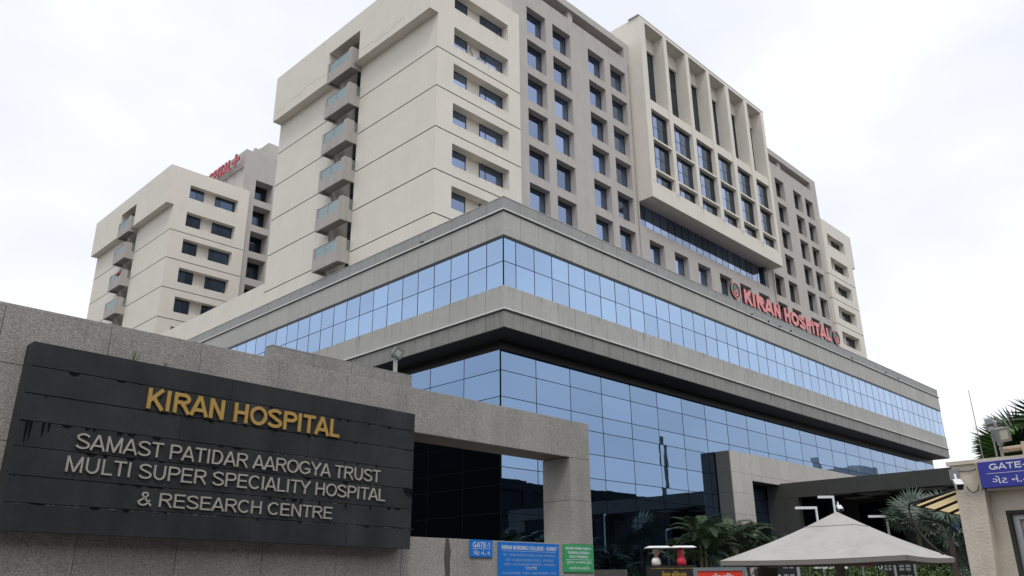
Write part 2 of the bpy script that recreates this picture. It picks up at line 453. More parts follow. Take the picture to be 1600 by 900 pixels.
def lettering(parent, s, x0, x1, z0, h, y, t=.15, d=.02, mats=None, separate=True, name='letter', rz=0, org=None, shear=0):
    """capitals from x0 to x1 on the plane y (facing -y), baseline z0, cap height h. One mesh per letter or one for all."""
    two = isinstance(mats, (list, tuple))
    W = text_w(s, t) - .14
    sx = (x1 - x0) / W
    x = x0 - .07 * sx
    allm = MB(); allm.two = two
    for c in s:
        w, st = glyph(c, t)
        if st:
            mb = MB(); mb.two = two
            for k, pl in enumerate(st):
                # work in real size so that weight stays even
                pts = [(px_ * sx, pz * h) for px_, pz in pl]
                ribbon(mb, pts, t * h, d, .0006 * (k + 1) * max(h, .2))
            if separate:
                mb.build(name, mats, parent, (x, y, z0))
            else:
                allm.add([(a + x, b + y, c_ + z0) for a, b, c_ in mb.v], mb.f)
                allm.m[-len(mb.f):] = mb.m
        x += w * sx
    if not separate:
        return allm.build(name, mats, parent)
def font_text(parent, s, x0, x1, z0, h, y, m, name='lettering', d=.002, off=0.0):
    c = bpy.data.curves.new('t', 'FONT'); c.body = s; c.size = 1; c.extrude = d / 2; c.offset = off; c.resolution_u = 3
    o = bpy.data.objects.new('t', c); COL.objects.link(o)
    bpy.context.view_layer.update()
    dg = bpy.context.evaluated_depsgraph_get()
    me = bpy.data.meshes.new_from_object(o.evaluated_get(dg))
    bpy.data.objects.remove(o); bpy.data.curves.remove(c)
    xs = [v.co.x for v in me.vertices]; ys = [v.co.y for v in me.vertices]
    if not xs: return None
    ax, bx, ay, by = min(xs), max(xs), min(ys), max(ys)
    sx = (x1 - x0) / (bx - ax); sz = h / (by - ay)
    for v in me.vertices:
        X, Y, Z = v.co
        v.co = (x0 + (X - ax) * sx, y - d / 2 - Z, z0 + (Y - ay) * sz)
    me.materials.clear(); me.materials.append(m); me.name = name
    return put(name, me, parent)

random.seed(7)
# ================================================================== ground
g = MB(); g.add([(-900, -900, 0), (1500, -900, 0), (1500, 1500, 0), (-900, 1500, 0)], [(0, 1, 2, 3)])
tag(g.build('ground', earth), kind='structure')
g = MB(); g.add([(-200, -14, .004), (300, -14, .004), (300, 6.5, .004), (-200, 6.5, .004)], [(0, 1, 2, 3)])
tag(g.build('road', asphalt), kind='structure')
g = MB(); g.box(-40, 130, 8.8, 120, .0, .12)
tag(g.build('forecourt_pavement', paving), kind='structure')
g = MB(); g.box(-200, 10.05, 6.5, 7.6, 0, .13)
tag(g.build('footpath', paving), kind='structure')

# ================================================================== towers
ROWS = [45.68, 42.50, 39.32, 36.15, 32.95, 29.75]
GROOVE = [36.62, 33.51, 30.33, 27.15, 23.98]
def wing(root, dx, dy, mirror=False, W=8.2, L=20.9, rec=(1.5, 6.95), full=True):
    """cream end wing; local front-left corner at (30+dx, 36.11+dy)"""
    X0, Y0 = 30 + dx, 36.11 + dy
    ztop, zb = 43.85, 20.0
    mb = MB()
    tops = [42.2, 39.05, 35.98, 32.76, 29.6, 26.42]
    bots = [40.68, 37.46, 34.38, 31.17, 27.97, 24.8]
    ops = [(rec[0], rec[1], b, t, .72, 0) for t, b in zip(tops, bots)]
    ops += [(0, W, z - .04, z + .035, .05, 1) for z in GROOVE]
    facade(mb, (X0, Y0, 0), (1, 0, 0), (0, -1, 0), 0, W, zb, ztop, ops)
    side = []
    if full:   # left side with balcony slot
        side = [(9.09, 12.0, 22.2, 43.0, 1.6, 1)]
        for z in GROOVE:
            side.append((0, 9.09, z - .04, z + .035, .05, 1)); side.append((12.0, L, z - .04, z + .035, .05, 1))
        facade(mb, (X0, Y0, 0), (0, 1, 0), (-1, 0, 0), 0, L, zb, ztop, side)
    else:
        facade(mb, (X0, Y0, 0), (0, 1, 0), (-1, 0, 0), 0, L, zb, ztop, [(0, L, z - .04, z + .035, .05, 1) for z in GROOVE])
    # right, back and roof
    mb.add([(X0 + W, Y0, zb), (X0 + W, Y0 + L, zb), (X0 + W, Y0 + L, ztop), (X0 + W, Y0, ztop)], [(0, 1, 2, 3)])
    mb.add([(X0 + W, Y0 + L, zb), (X0, Y0 + L, zb), (X0, Y0 + L, ztop), (X0 + W, Y0 + L, ztop)], [(0, 1, 2, 3)])
    mb.add([(X0, Y0, ztop), (X0 + W, Y0, ztop), (X0 + W, Y0 + L, ztop), (X0, Y0 + L, ztop)], [(0, 1, 2, 3)])
    mb.build('wall', [beige, groovem], root)
    # projecting band round the top
    b = MB(); zb2 = 39.44
    if full:
        xo = X0 - .77
        facade(b, (xo, Y0, 0), (0, 1, 0), (-1, 0, 0), 0, L, zb2, ztop, [(8.4, 12.6, zb2, 42.15, .77, None)])
        b.add([(xo, Y0, zb2), (X0, Y0, zb2), (X0, Y0, ztop), (xo, Y0, ztop)], [(0, 1, 2, 3)])
        b.add([(xo, Y0 + L, zb2), (X0, Y0 + L, zb2), (X0, Y0 + L, ztop), (xo, Y0 + L, ztop)], [(3, 2, 1, 0)])
        b.add([(xo, Y0, ztop), (X0, Y0, ztop), (X0, Y0 + L, ztop), (xo, Y0 + L, ztop)], [(0, 1, 2, 3)])
        for a, c in ((0, 8.4), (12.6, L)):
            b.add([(xo, Y0 + a, zb2), (xo, Y0 + c, zb2), (X0, Y0 + c, zb2), (X0, Y0 + a, zb2)], [(0, 1, 2, 3)])
    else:
        b.box(X0 + W, X0 + W + .85, Y0 + .0, Y0 + L, zb2, ztop)
    b.build('parapet_band', beige, root)
    for i, (t, z0) in enumerate(zip(tops, bots)):
        hh = t - z0
        gm_ = glass_win if full and dy < 5 else (glass_mid if full else glass_dim)
        window(root, X0 + rec[0] + .02, Y0 + .66, z0, 1.82, hh, gm=gm_, cols=(1.0,) if dy < 5 else (.55, .45))
        window(root, X0 + rec[1] - 2.30, Y0 + .66, z0, 2.28, hh, cols=(.24, .76), gm=gm_)

BALC = [23.28, 26.48, 29.67, 32.86, 36.05, 39.24]
def balconies(root, dx, dy):
    X0, Y0 = 30 + dx, 36.11 + dy
    s = MB()
    xa, ya, yb = -.98, 9.04, 12.34
    s.box(xa, 0, ya, yb, 0, .14)                                  # slab
    s.box(xa, xa + .1, ya, yb, .14, .72)                          # low front parapet
    s.box(xa, xa + .1, ya, ya + .42, .72, 1.65)                   # upstands
    s.box(xa, xa + .1, yb - .22, yb, .72, 1.6)
    s.box(xa + .1, -.32, ya, ya + .1, .14, 1.65)                  # side wall with gap to the facade
    s.box(-.32, 0, ya, ya + .1, .14, .72)
    s.box(xa + .1, 0, yb - .1, yb, .14, .72)
    s.box(xa, 0, ya, ya + .12, -.22, -.0); s.box(xa, xa + .12, ya + .12, yb, -.22, 0); s.box(xa + .12, 0, yb - .12, yb, -.22, 0)
    sm = s.mesh('balcony', greyb)
    gl = MB(); n = 2
    gl1 = MB(); gl1.box(xa + .04, xa + .06, ya + .45, ya + 1.72, .74, 1.5)
    gl2 = MB(); gl2.box(xa + .04, xa + .06, ya + 1.78, yb - .25, .74, 1.5)
    gl3 = MB(); gl3.box(-.30, -.03, ya + .04, ya + .06, .74, 1.5)
    gms = [q.mesh('glass_panel', glass_bal) for q in (gl1, gl2, gl3)]
    r = MB()
    r.box(xa + .02, xa + .08, ya + .42, yb - .22, 1.5, 1.56)
    r.box(xa + .03, xa + .07, ya + 1.72, ya + 1.78, .72, 1.5); r.box(xa + .03, xa + .07, ya + .42, ya + .45, .72, 1.5); r.box(xa + .03, xa + .07, yb - .25, yb - .22, .72, 1.5)
    r.box(-.38, .06, ya + .02, ya + .08, 1.5, 1.56); r.box(-.2, -.16, ya + .025, ya + .075, .72, 1.5)
    rm = r.mesh('handrail', greym)
    dr = MB(); dr.box(1.5, 1.56, 9.3, 11.8, .2, 2.3)
    dm = dr.mesh('door', glass_dim)
    for i, z in enumerate(BALC):
        b = put('balcony', sm, root, (X0, Y0, z))
        for g_ in gms: put('glass_panel', g_, b)
        put('handrail', rm, b); put('door', dm, b)
greyb = mat('balcony_render', (0.41, 0.385, 0.365), .85, noise=.05, streak=.12)

tower = thing('hospital_tower', 'tall cream and grey hospital tower with deep square windows, rising above the glass podium', 'building', (30, 36.11, 0))
tower.location = (0, 0, 0)
wing(tower, 0, 0)
balconies(tower, 0, 0)
wing(tower, 61.5, 0, W=7.85, L=14, rec=(1.3, 6.3), full=False)

YG = 36.44
CL = [(39.45, 41.72), (42.57, 44.85), (47.2, 49.48), (50.33, 52.6)]
CR = [(80.95, 83.15), (85.5, 87.68), (88.6, 90.75)]
gb = MB()
ops = []
WINS = []
for r_ in ROWS:
    for a, b in CL: ops.append((a, b, r_ - 2.43, r_, .62, 0)); WINS.append((a, b, r_ - 2.43))
    for a, b in CR: ops.append((a, b, r_ - 2.43, r_, .62, 0)); WINS.append((a, b, r_ - 2.43))
for r_ in ROWS[4:]: ops.append((77.77, 79.95, r_ - 2.43, r_, .62, 0)); WINS.append((77.77, 79.95, r_ - 2.43))
for a in (54.57, 58.4, 62.25, 66.06, 69.88, 73.67): ops.append((a, a + 2.23, 29.75 - 2.43, 29.75, .62, 0)); WINS.append((a, a + 2.23, 29.75 - 2.43))
ops += [(39.4, 52.6, 47.35, 48.5, 2.2, 0), (78.5, 90.75, 47.4, 48.45, 2.2, 0)]
ops += [(53.42, 76.12, 30.8, 33.25, .36, 2)]
facade(gb, (0, YG, 0), (1, 0, 0), (0, -1, 0), 37.8, 92.3, 20, 49.2, ops)
yb_ = 57.0
gb.add([(37.8, YG, 20), (37.8, yb_, 20), (37.8, yb_, 49.2), (37.8, YG, 49.2)], [(3, 2, 1, 0)])
gb.add([(92.3, YG, 20), (92.3, yb_, 20), (92.3, yb_, 49.2), (92.3, YG, 49.2)], [(0, 1, 2, 3)])
gb.add([(37.8, yb_, 20), (92.3, yb_, 20), (92.3, yb_, 49.2), (37.8, yb_, 49.2)], [(3, 2, 1, 0)])
gb.add([(37.8, YG, 49.2), (92.3, YG, 49.2), (92.3, yb_, 49.2), (37.8, yb_, 49.2)], [(0, 1, 2, 3)])
gb.build('grey_wall', [greyr, groovem, groovem], tower)
for a, b in ((44.95, 45.57), (82.7, 83.45)):
    p = MB(); p.box(a, b, YG + .25, YG + .9, 47.352 if a < 50 else 47.402, 48.498 if a < 50 else 48.448); p.build('slot_post', greyr, tower)
for a, b, z in WINS:
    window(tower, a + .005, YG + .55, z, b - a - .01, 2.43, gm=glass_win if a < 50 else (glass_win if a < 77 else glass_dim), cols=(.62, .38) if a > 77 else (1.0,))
# ribbon glazing under the screen
x = 53.45; k = 0
rp = MB(); rp.box(.014, 1.151, 0, .03, 0, 2.4); rpm = rp.mesh('ribbon_pane', glass_win)
rbar = MB(); rbar.box(-.014, .014, -.012, .03, 0, 2.4); rbm = rbar.mesh('mullion', mullion_m)
while x < 76.0:
    put('ribbon_pane', rpm, tower, (x, YG + .325, 30.82), (R(random.uniform(-.1, .1)), 0, 0)); put('mullion', rbm, tower, (x, YG + .32, 30.82)); x += 1.165
# dark jamb at the right end of the ribbon
p = MB(); p.box(75.45, 76.1, YG + .02, YG + .35, 30.82, 33.0); p.build('jamb', frame_m, tower)
# small drainpipe between grey wall and screen
p = MB(); p.tube([(53.15, YG - .09, 22), (53.15, YG - .09, 47)], .055, 6); p.build('drainpipe', greyr, tower)
p = MB(); p.tube([(77.3, YG - .09, 22), (77.3, YG - .09, 45.6)], .055, 6); p.build('drainpipe', greyr, tower)
p = MB(); p.tube([(38.3, YG - .1, 22), (38.3, YG - .1, 43.5)], .05, 6); p.build('drainpipe', greym, tower)

# projecting cream screen
YS = 35.02
sc_root = MB()
CELLS = [(54.24, 57.26), (57.83, 61.1), (61.7, 65.0), (65.58, 68.72), (69.4, 72.6), (73.3, 76.33)]
ops = []
for a, b in CELLS:
    ops.append((a, b, 34.6, 51.5, 1.40, None))
facade(sc_root, (0, YS, 0), (1, 0, 0), (0, -1, 0), 53.44, 76.95, 33.02, 51.85, ops)
sx0, sx1, sy1 = 53.44, 76.95, 46.0
sc_root.add([(sx0, YS, 33.02), (sx0, sy1, 33.02), (sx0, sy1, 51.85), (sx0, YS, 51.85)], [(3, 2, 1, 0)])
sc_root.add([(sx1, YS, 33.02), (sx1, sy1, 33.02), (sx1, sy1, 51.85), (sx1, YS, 51.85)], [(0, 1, 2, 3)])
sc_root.add([(sx0, YS, 33.02), (sx1, YS, 33.02), (sx1, YG + .36, 33.02), (sx0, YG + .36, 33.02)], [(3, 2, 1, 0)])
sc_root.add([(sx0, YS, 51.85), (sx1, YS, 51.85), (sx1, sy1, 51.85), (sx0, sy1, 51.85)], [(0, 1, 2, 3)])
sc_root.build('screen_wall', [beige, groovem], tower)
edges = [53.44] + [v for c in CELLS for v in c] + [76.95]
for i in range(0, 14, 2):
    a, b = edges[i], edges[i + 1]
    p = MB(); p.bev(a + .02, b - .02, YS - .018, YS - .001, 34.62, 51.5, .008); p.build('fin', beige, tower)
p = MB(); p.bev(53.3, 77.1, YS - .02, YS + 1.2, 51.852, 51.97, .03); p.build('coping', greyb, tower)
for (a, b) in CELLS:
    p = MB(); p.box(a + .002, b - .002, YS + 1.15, YS + 1.39, 49.9, 51.498); p.build('lintel', beige, tower)
    p = MB(); p.box(a + .002, b - .002, YS + .10, YS + 1.39, 42.27, 43.2); p.build('beam', beige, tower)
    window(tower, a + .003, YS + 1.33, 43.2, b - a - .006, 6.7, cols=(.5, .5), rows=(1, 1, 1), gm=glass_dim)
    for z in (39.05, 35.93):
        p = MB(); p.bev(a + .003, b - .003, YS + .06, YS + .49, z, z + .2, .015); p.build('shelf', beige, tower)
    for z0, z1 in ((34.6, 35.93), (36.13, 39.05), (39.25, 42.27)):
        w = window(tower, a + .005, YS + .43, z0, b - a - .01, z1 - z0, cols=(.25, .25, .5), rows=(1, 1) if z1 - z0 > 2 else (1,), gm=glass_win, fr=.035, dark_last=glass_dim)
# low cream wall that carries on left behind the podium parapet
p = MB(); p.box(30.0, 30.35, 57.02, 77.0, 20, 24.8); p.box(30.0, 30.35, 57.02, 77.0, 18.5, 19.99); p.build('low_wall', beige, tower)
p = MB(); p.box(30.36, 99, 37.0, 77, 19.5, 21.5); p.build('roof_deck', greyr, tower)
# plant rooms on the roof
p = MB(); p.box(40, 51, 42, 54, 49.2, 50.2); p.build('roof_upstand', greyr, tower)

# ---- rear tower
rear = thing('hospital_tower', 'farther cream hospital block with balconies, at the left behind the main tower', 'building')
wing(rear, .15, 42.31)
balconies(rear, .15, 42.31)
YR = 36.44 + 42.31
rb = MB(); ops = []; rw = []
for r_ in ROWS[:] + [26.55]:
    for a in (39.1, 42.3, 46.9):
        ops.append((a, a + 2.15, r_ - 2.4, r_, 1.5, 0)); rw.append((a, r_ - 2.4))
facade(rb, (0, YR, 0), (1, 0, 0), (0, -1, 0), 37.55, 70, 18, 49.1, ops)
rb.add([(37.55, YR, 18), (37.55, 100, 18), (37.55, 100, 49.1), (37.55, YR, 49.1)], [(3, 2, 1, 0)])
rb.add([(37.55, YR, 49.1), (70, YR, 49.1), (70, 100, 49.1), (37.55, 100, 49.1)], [(0, 1, 2, 3)])
rb.build('grey_wall', [greyr, groovem], rear)
for a, z in rw: window(rear, a + .01, YR + 1.41, z, 2.13, 2.4, cols=(.6, .4), gm=glass_dim)
p = MB(); p.box(38.6, 46, YR + .15, YR + .5, 49.1, 49.75); p.build('parapet', greyr, rear)
p = MB(); p.box(42.2, 55, YR + 4, YR + 13, 49.1, 53.5); p.build('plant_room', greyr, rear)
p = MB(); p.tube([(41.9, YR + 5.5, 49.1), (41.9, YR + 5.5, 53.2)], .08, 6); p.tube([(41.9, YR + 6.6, 49.1), (41.9, YR + 6.6, 52.9)], .08, 6); p.build('vent_pipe', greyr, rear)
# lower body of the rear block (hidden behind the front wall from here)
p = MB(); p.box(30.2, 70, 78.6, 99, .12, 18.1); p.build('lower_floors', beige, rear)
p = MB(); p.box(30.15, 37.5, 78.42, 97.3, 17.9, 20.0); p.build('wall', beige, rear)

# ================================================================== podium
pod = thing('hospital_podium', 'wide grey stone and blue mirror glass podium wrapping the corner below the tower', 'building')
PX, PY, PXE, PYE = 29.4, 29.22, 100.1, 77.0
zb = {'bot': 14.70, 's2': 15.65, 'g0': 17.09, 'gm': 18.53, 'g1': 19.93, 'b0': 20.08, 's1': 21.57, 'top': 22.45}
core = MB()
core.box(PX + .09, PXE - .09, PY + .09, PYE, zb['bot'] + .002, zb['g0'] - .01)
core.box(PX + .09, PXE - .09, PY + .09, PYE, zb['b0'] + .005, zb['s1'] + .05)
core.box(PX + .3, PXE - .3, PY + .3, PYE, zb['g0'] - .01, zb['b0'] + .005)
core.build('core_wall', stone_j, pod)
# parapet as an upstand
pp = MB()
pp.box(PX + .09, PXE - .09, PY + .09, PY + .3, zb['s1'] + .05, zb['top']); pp.box(PX + .09, PX + .3, PY + .3, PYE, zb['s1'] + .05, zb['top']); pp.box(PXE - .3, PXE - .09, PY + .3, PYE, zb['s1'] + .05, zb['top'])
pp.build('parapet', stone_j, pod)
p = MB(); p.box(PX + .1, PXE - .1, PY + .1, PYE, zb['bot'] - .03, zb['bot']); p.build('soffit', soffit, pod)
# ledges
def ledge_ring(z0, z1, out, m, name):
    p = MB()
    p.bev(PX - out, PXE + out, PY - out, PY + .08, z0, z1, .012)
    p.box(PX - out, PX + .08, PY + .08, PYE, z0, z1)
    p.box(PXE - .08, PXE + out, PY + .08, PYE, z0, z1)
    p.build(name, m, pod)
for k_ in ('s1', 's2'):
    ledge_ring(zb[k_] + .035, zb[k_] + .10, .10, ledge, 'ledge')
    ledge_ring(zb[k_] - .05, zb[k_] + .034, .03, blackm, 'painted_ledge_shadow')  # black ring drawn as the shadow line beneath each ledge
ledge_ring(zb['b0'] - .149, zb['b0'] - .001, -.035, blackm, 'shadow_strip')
# panels: mesh per band, shared along the facades
MOD = 1.515
def cuts(a, b, first, mod):
    c = [a]; t = a + first
    while t < b - .3: c.append(t); t += mod
    c.append(b); return c
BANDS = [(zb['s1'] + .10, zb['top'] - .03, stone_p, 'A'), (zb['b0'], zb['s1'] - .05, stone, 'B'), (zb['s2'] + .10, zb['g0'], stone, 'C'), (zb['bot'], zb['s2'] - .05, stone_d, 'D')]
PM = {}
def panel(w, z0, z1, m):
    k = (round(w, 3), z0, m.name)
    if k not in PM:
        p = MB(); p.bev(.012, w - .012, 0, .085, .006, z1 - z0 - .006, .006); PM[k] = p.mesh('stone_panel', m)
    return PM[k]
over = MB()
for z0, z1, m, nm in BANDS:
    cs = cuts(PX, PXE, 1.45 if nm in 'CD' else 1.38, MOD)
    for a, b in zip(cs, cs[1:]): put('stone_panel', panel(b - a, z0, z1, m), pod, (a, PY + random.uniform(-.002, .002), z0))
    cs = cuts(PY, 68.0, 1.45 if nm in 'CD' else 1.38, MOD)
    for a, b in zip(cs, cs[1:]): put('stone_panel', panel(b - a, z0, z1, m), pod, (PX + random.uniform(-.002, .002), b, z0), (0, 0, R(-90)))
    for a, b in zip(cuts(68.0, PYE, MOD, MOD), cuts(68.0, PYE, MOD, MOD)[1:]):
        over.box(PX, PX + .08, a + .01, b - .01, z0 + .01, z1 - .01)
    over.box(PXE - .08, PXE, PY + .1, PYE, z0 + .01, z1 - .01)
tag(over.build('stone_panel', stone, pod), kind='stuff')
p = MB(); p.box(PX - .02, PXE + .02, PY - .02, PY + .32, zb['top'] - .03, zb['top'] + .02); p.box(PX - .02, PX + .32, PY + .32, PYE, zb['top'] - .03, zb['top'] + .02); p.build('coping', stone, pod)
# glazing helper
def glaze(root, zs, cs, plane, axis, gm, over_from=None, jitter=.1, nm='glass_pane'):
    bars = MB(); rest = MB()
    for i, (a, b) in enumerate(zip(cs, cs[1:])):
        for z0, z1 in zip(zs, zs[1:]):
            w, h = b - a, z1 - z0
            k = ('g', round(w, 3), round(h, 3), gm.name)
            if k not in PM:
                q = MB(); q.box(-w / 2 + .02, w / 2 - .02, 0, .02, -h / 2 + .02, h / 2 - .02); PM[k] = q.mesh(nm, gm)
            j = random.uniform
            rx, rz = R(j(-jitter, jitter)), R(j(-jitter, jitter))
            if over_from is not None and z1 <= over_from:
                if axis == 'x': rest.box(a + .02, b - .02, plane, plane + .02, z0 + .02, z1 - .02)
                else: rest.box(plane, plane + .02, a + .02, b - .02, z0 + .02, z1 - .02)
                continue
            if axis == 'x': put(nm, PM[k], root, ((a + b) / 2, plane, (z0 + z1) / 2), (rx, 0, rz))
            else: put(nm, PM[k], root, (plane, (a + b) / 2, (z0 + z1) / 2), (rx, 0, R(-90) + rz))
    if rest.v: tag(rest.build(nm, gm, root), kind='stuff')
    zmin, zmax = zs[0], zs[-1]
    for c in cs[:]:
        q = MB()
        if axis == 'x': q.box(c - .02, c + .02, plane - .008, plane + .06, zmin, zmax)
        else: q.box(plane - .008, plane + .06, c - .02, c + .02, zmin, zmax)
        q.build('mullion', mullion_m, root)
    for z in zs[1:-1]:
        q = MB()
        if axis == 'x': q.box(cs[0] + .03, cs[-1] - .03, plane - .009, plane + .05, z - .018, z + .018)
        else: q.box(plane - .009, plane + .05, cs[0] + .03, cs[-1] - .03, z - .018, z + .018)
        q.build('transom', mullion_m, root)
glaze(pod, [zb['g0'], zb['gm'], zb['g1']], cuts(PX + .06, PXE - .06, .96, MOD), PY + .06, 'x', glass_up, jitter=.22)
glaze(pod, [zb['g0'], zb['gm'], zb['g1']], cuts(PY + .10, 68.0, 1.32, MOD), PX + .06, 'y', glass_up, jitter=.22)
# ground-floor curtain wall
GX, GY = 30.92, 31.01
LZ = [.12, 1.5, 2.9, 3.82, 5.27, 6.72, 7.64, 9.07, 10.47, 11.45, 12.93, 14.12]
glaze(pod, LZ, cuts(GX, 99.85, 2.87, 3.02), GY, 'x', glass_low, over_from=6.0, jitter=.09)
glaze(pod, LZ, cuts(GY + .07, 77.0, 2.95, 3.02), GX, 'y', glass_low, over_from=9.5, jitter=.09)
p = MB(); p.box(GX + .08, 99.8, GY + .08, 77.0, .12, 14.6); p.build('core_wall', stone_j, pod)
p = MB(); p.box(GX - .01, 99.85, GY - .01, GY + .08, 14.12, 14.66); p.box(GX - .01, GX + .08, GY + .08, 77, 14.12, 14.66); p.build('head_band', blackm, pod)

# ---- lettering on the podium roof edge
sg = thing('rooftop_sign', 'pink red KIRAN HOSPITAL letters with round emblems, standing on the podium roof edge', 'sign', (0, 29.32, 22.47))
lettering(sg, 'KIRAN', 56.35, 62.5, .08, 1.22, 0, t=.27, d=.16, mats=[redm, redside])
lettering(sg, 'HOSPITAL', 63.1, 72.1, .08, 1.22, 0, t=.27, d=.16, mats=[redm, redside])
p = MB(); p.box(54.6, 74.0, .0, .05, .03, .08)
for i in range(20): p.box(55 + i * 1.0, 55.04 + i * 1.0, .0, .05, -.0, .9 if i % 3 else 1.0)
p.build('support_frame', greym, sg)
def emblem(root, cx, cz, r):
    q = MB(); n = 24
    vs = [(cx + r * math.cos(2 * math.pi * k / n), y, cz + r * math.sin(2 * math.pi * k / n)) for y in (-.16, .0) for k in range(n)]
    q.add(vs, [tuple(range(n))[::-1], tuple(range(n, 2 * n))] + [(k, (k + 1) % n, n + (k + 1) % n, n + k) for k in range(n)])
    e = q.build('emblem', blackm, root)
    t = MB(); t.two = False
    ribbon(t, [(cx + (r * .93) * math.cos(a), cz + r * .93 * math.sin(a)) for a in [2 * math.pi * k / 24 for k in range(25)]], r * .11, .19, 0)
    t.build('rim', redm, e)
    t = MB(); t.two = False                                    # green leaf, upper part
    ribbon(t, [(cx - r * .45, cz + r * .05), (cx - r * .1, cz + r * .55), (cx + r * .05, cz + r * .62)], r * .26, .172, 0)
    ribbon(t, [(cx + r * .1, cz + r * .5), (cx + r * .45, cz + r * .25), (cx + r * .5, cz - r * .1)], r * .14, .174, 0)
    t.build('green_leaf', green_m, e)
    t = MB(); t.two = False                                    # drop-shaped swirl
    ribbon(t, [(cx - r * .4, cz - r * .1), (cx - r * .28, cz - r * .5), (cx + r * .05, cz - r * .62), (cx + r * .38, cz - r * .35), (cx + r * .25, cz + r * .05), (cx + r * .02, cz + r * .18)], r * .17, .176, 0)
    ribbon(t, [(cx - r * .1, cz + r * .1), (cx + r * .02, cz - r * .28)], r * .2, .178, 0)
    t.build('swirl', redm, e)
emblem(sg, 55.12, .78, .70)
emblem(sg, 73.45, .72, .70)

# ---- sign on the rear tower, facing left
s2 = thing('rooftop_sign', 'red HOSPITAL letters with a cross on a bracket, high on the rear grey block', 'sign', (36.95, 79.0, 46.9), R(-90))
# local x runs towards -y (world); x=0 is the end nearest the front corner
lettering(s2, 'HOSPITAL', -9.6, -1.9, 0, 1.5, 0, t=.22, d=.12, mats=[mat('red_letter_dull', (.45, .07, .09), .5), redside])
lettering(s2, '+', -1.62, .05, 0.0, 1.62, -.03, t=.27, d=.12, mats=[MATS['red_letter_dull'], redside], name='cross')
p = MB()
p.box(-10, .1, -.12, -.06, -.14, -.06); p.box(-10, .1, .5, .56, -.14, -.06)
for i in range(20): p.box(-9.9 + i * .52, -9.84 + i * .52, -.06, .56, -.13, -.07)
for i in range(6): p.tube([(-9.7 + i * 1.9, .5, -.1), (-9.7 + i * 1.9, .60, -.8)], .03, 5)
p.build('bracket', greym, s2)

# ================================================================== entrance portal and canopy
ep = thing('entrance_portal', 'pale stone clad portal frame standing against the lower glass wall, beside the entrance canopy', 'portal')
EX, EY = 52.78, 29.86
q = MB()
q.box(EX + .03, 79.0, EY + .03, GY - .03, 8.78, 10.62); q.box(EX + .03, 55.6, EY + .03, GY - .03, .12, 8.775)
q.build('core_wall', stone_j, ep)
xs = [EX, 54.15, 55.63] + [55.63 + 1.5 * i for i in range(1, 16)]
for i, (a, b) in enumerate(zip(xs, xs[1:])):
    zz = [(9.2, 10.65)] + ([(7.76, 9.2), (6.3, 7.76), (4.8, 6.3), (3.2, 4.8), (1.6, 3.2), (.12, 1.6)] if b < 55.7 else [(8.75, 9.2)])
    for z0, z1 in zz: put('stone_panel', panel(b - a, z0, z1, portal_m), ep, (a, EY - .05, z0))
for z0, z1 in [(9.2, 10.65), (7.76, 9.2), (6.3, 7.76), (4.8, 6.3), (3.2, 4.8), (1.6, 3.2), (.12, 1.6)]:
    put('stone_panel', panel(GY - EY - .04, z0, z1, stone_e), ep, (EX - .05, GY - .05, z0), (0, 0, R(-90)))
p = MB(); p.box(EX - .04, 79, EY - .04, GY - .03, 10.65, 10.69); p.build('coping', portal_m, ep)

cp = thing('entrance_canopy', 'long dark grey stone canopy over the hospital entrance, running out towards the street', 'canopy')
CX = 59.8
q = MB(); q.box(CX, 74, 3.0, 30.9, 8.35, 8.85); q.box(CX, CX + .5, 3.0, 30.9, 7.74, 8.348); q.build('roof_slab', canopy_m, cp)
q = MB(); q.box(CX + .01, CX + .6, 28.5, 30.98, .12, 7.736); q.build('wall', canopy_m, cp)
q = MB(); q.box(CX + .02, CX + .52, 3.02, 5.2, .12, 7.736); q.build('wall', canopy_m, cp)
q = MB(); q.box(68.5, 70.4, 22.5, 24.0, .12, 8.34); q.build('column', canopy_m, cp)
q = MB(); q.box(68.5, 70.4, 8, 9.5, .12, 8.34); q.build('column', canopy_m, cp)
lightm = mat('ceiling_panel', (.55, .55, .5), .4)
for i in range(5):
    for j in range(6):
        q = MB(); q.box(62 + i * 2.3, 63.9 + i * 2.3, 16 + j * 2.2, 17.8 + j * 2.2, 8.28, 8.345); q.build('ceiling_panel', lightm if (i + j) % 2 == 0 else canopy_m, cp)
# glazed lobby beside the column
lb = thing('entrance_lobby', 'glazed lobby front under the far end of the canopy, reflecting trees', 'lobby')
q = MB(); q.box(70.5, 71, 15.0, 30.9, .12, 8.3); q.build('wall', canopy_m, lb)
for j in range(7):
    q = MB(); q.box(70.42, 70.48, 15.1 + j * 1.9, 16.9 + j * 1.9, .2, 3.9); q.box(70.42, 70.48, 15.1 + j * 1.9, 16.9 + j * 1.9, 4.0, 7.9)
    q.build('glass_pane', glass_dim, lb)

# ================================================================== granite gate wall
D0 = 8.0
gw = thing('gate_wall', 'speckled grey granite gate wall with a window-like opening and end pillar, in front at the left', 'wall', (0, D0, 0), R(1))
SILL, HEAD, TOP, TH = 2.195, 3.468, 4.04, .56
OL, OR_, WE = 6.2, 9.63, 10.12
q = MB()
b_ = .03
q.box(-4, OL, b_, TH, 0, TOP - .03); q.box(OL, OR_ + b_, b_, TH, 0, SILL - b_); q.box(OL, OR_ + b_, b_, TH, HEAD + b_, TOP - .03); q.box(OR_ + b_, WE - b_, b_, TH, 0, TOP - .03)
q.build('core_wall', mortar, gw)
def slab(x0, x1, z0, z1, y=0.0, rot=None, m=granite, g=.0022, th=.028, loc=None):
    p = MB(); p.bev(x0 + g, x1 - g, 0, th, z0 + g, z1 - g, .003)
    return p.build('stone_slab', m, gw, loc or (0, y + random.uniform(-.0015, .0015), 0), rot)
mods = [7.312 + .925 * k for k in range(-12, 4)]
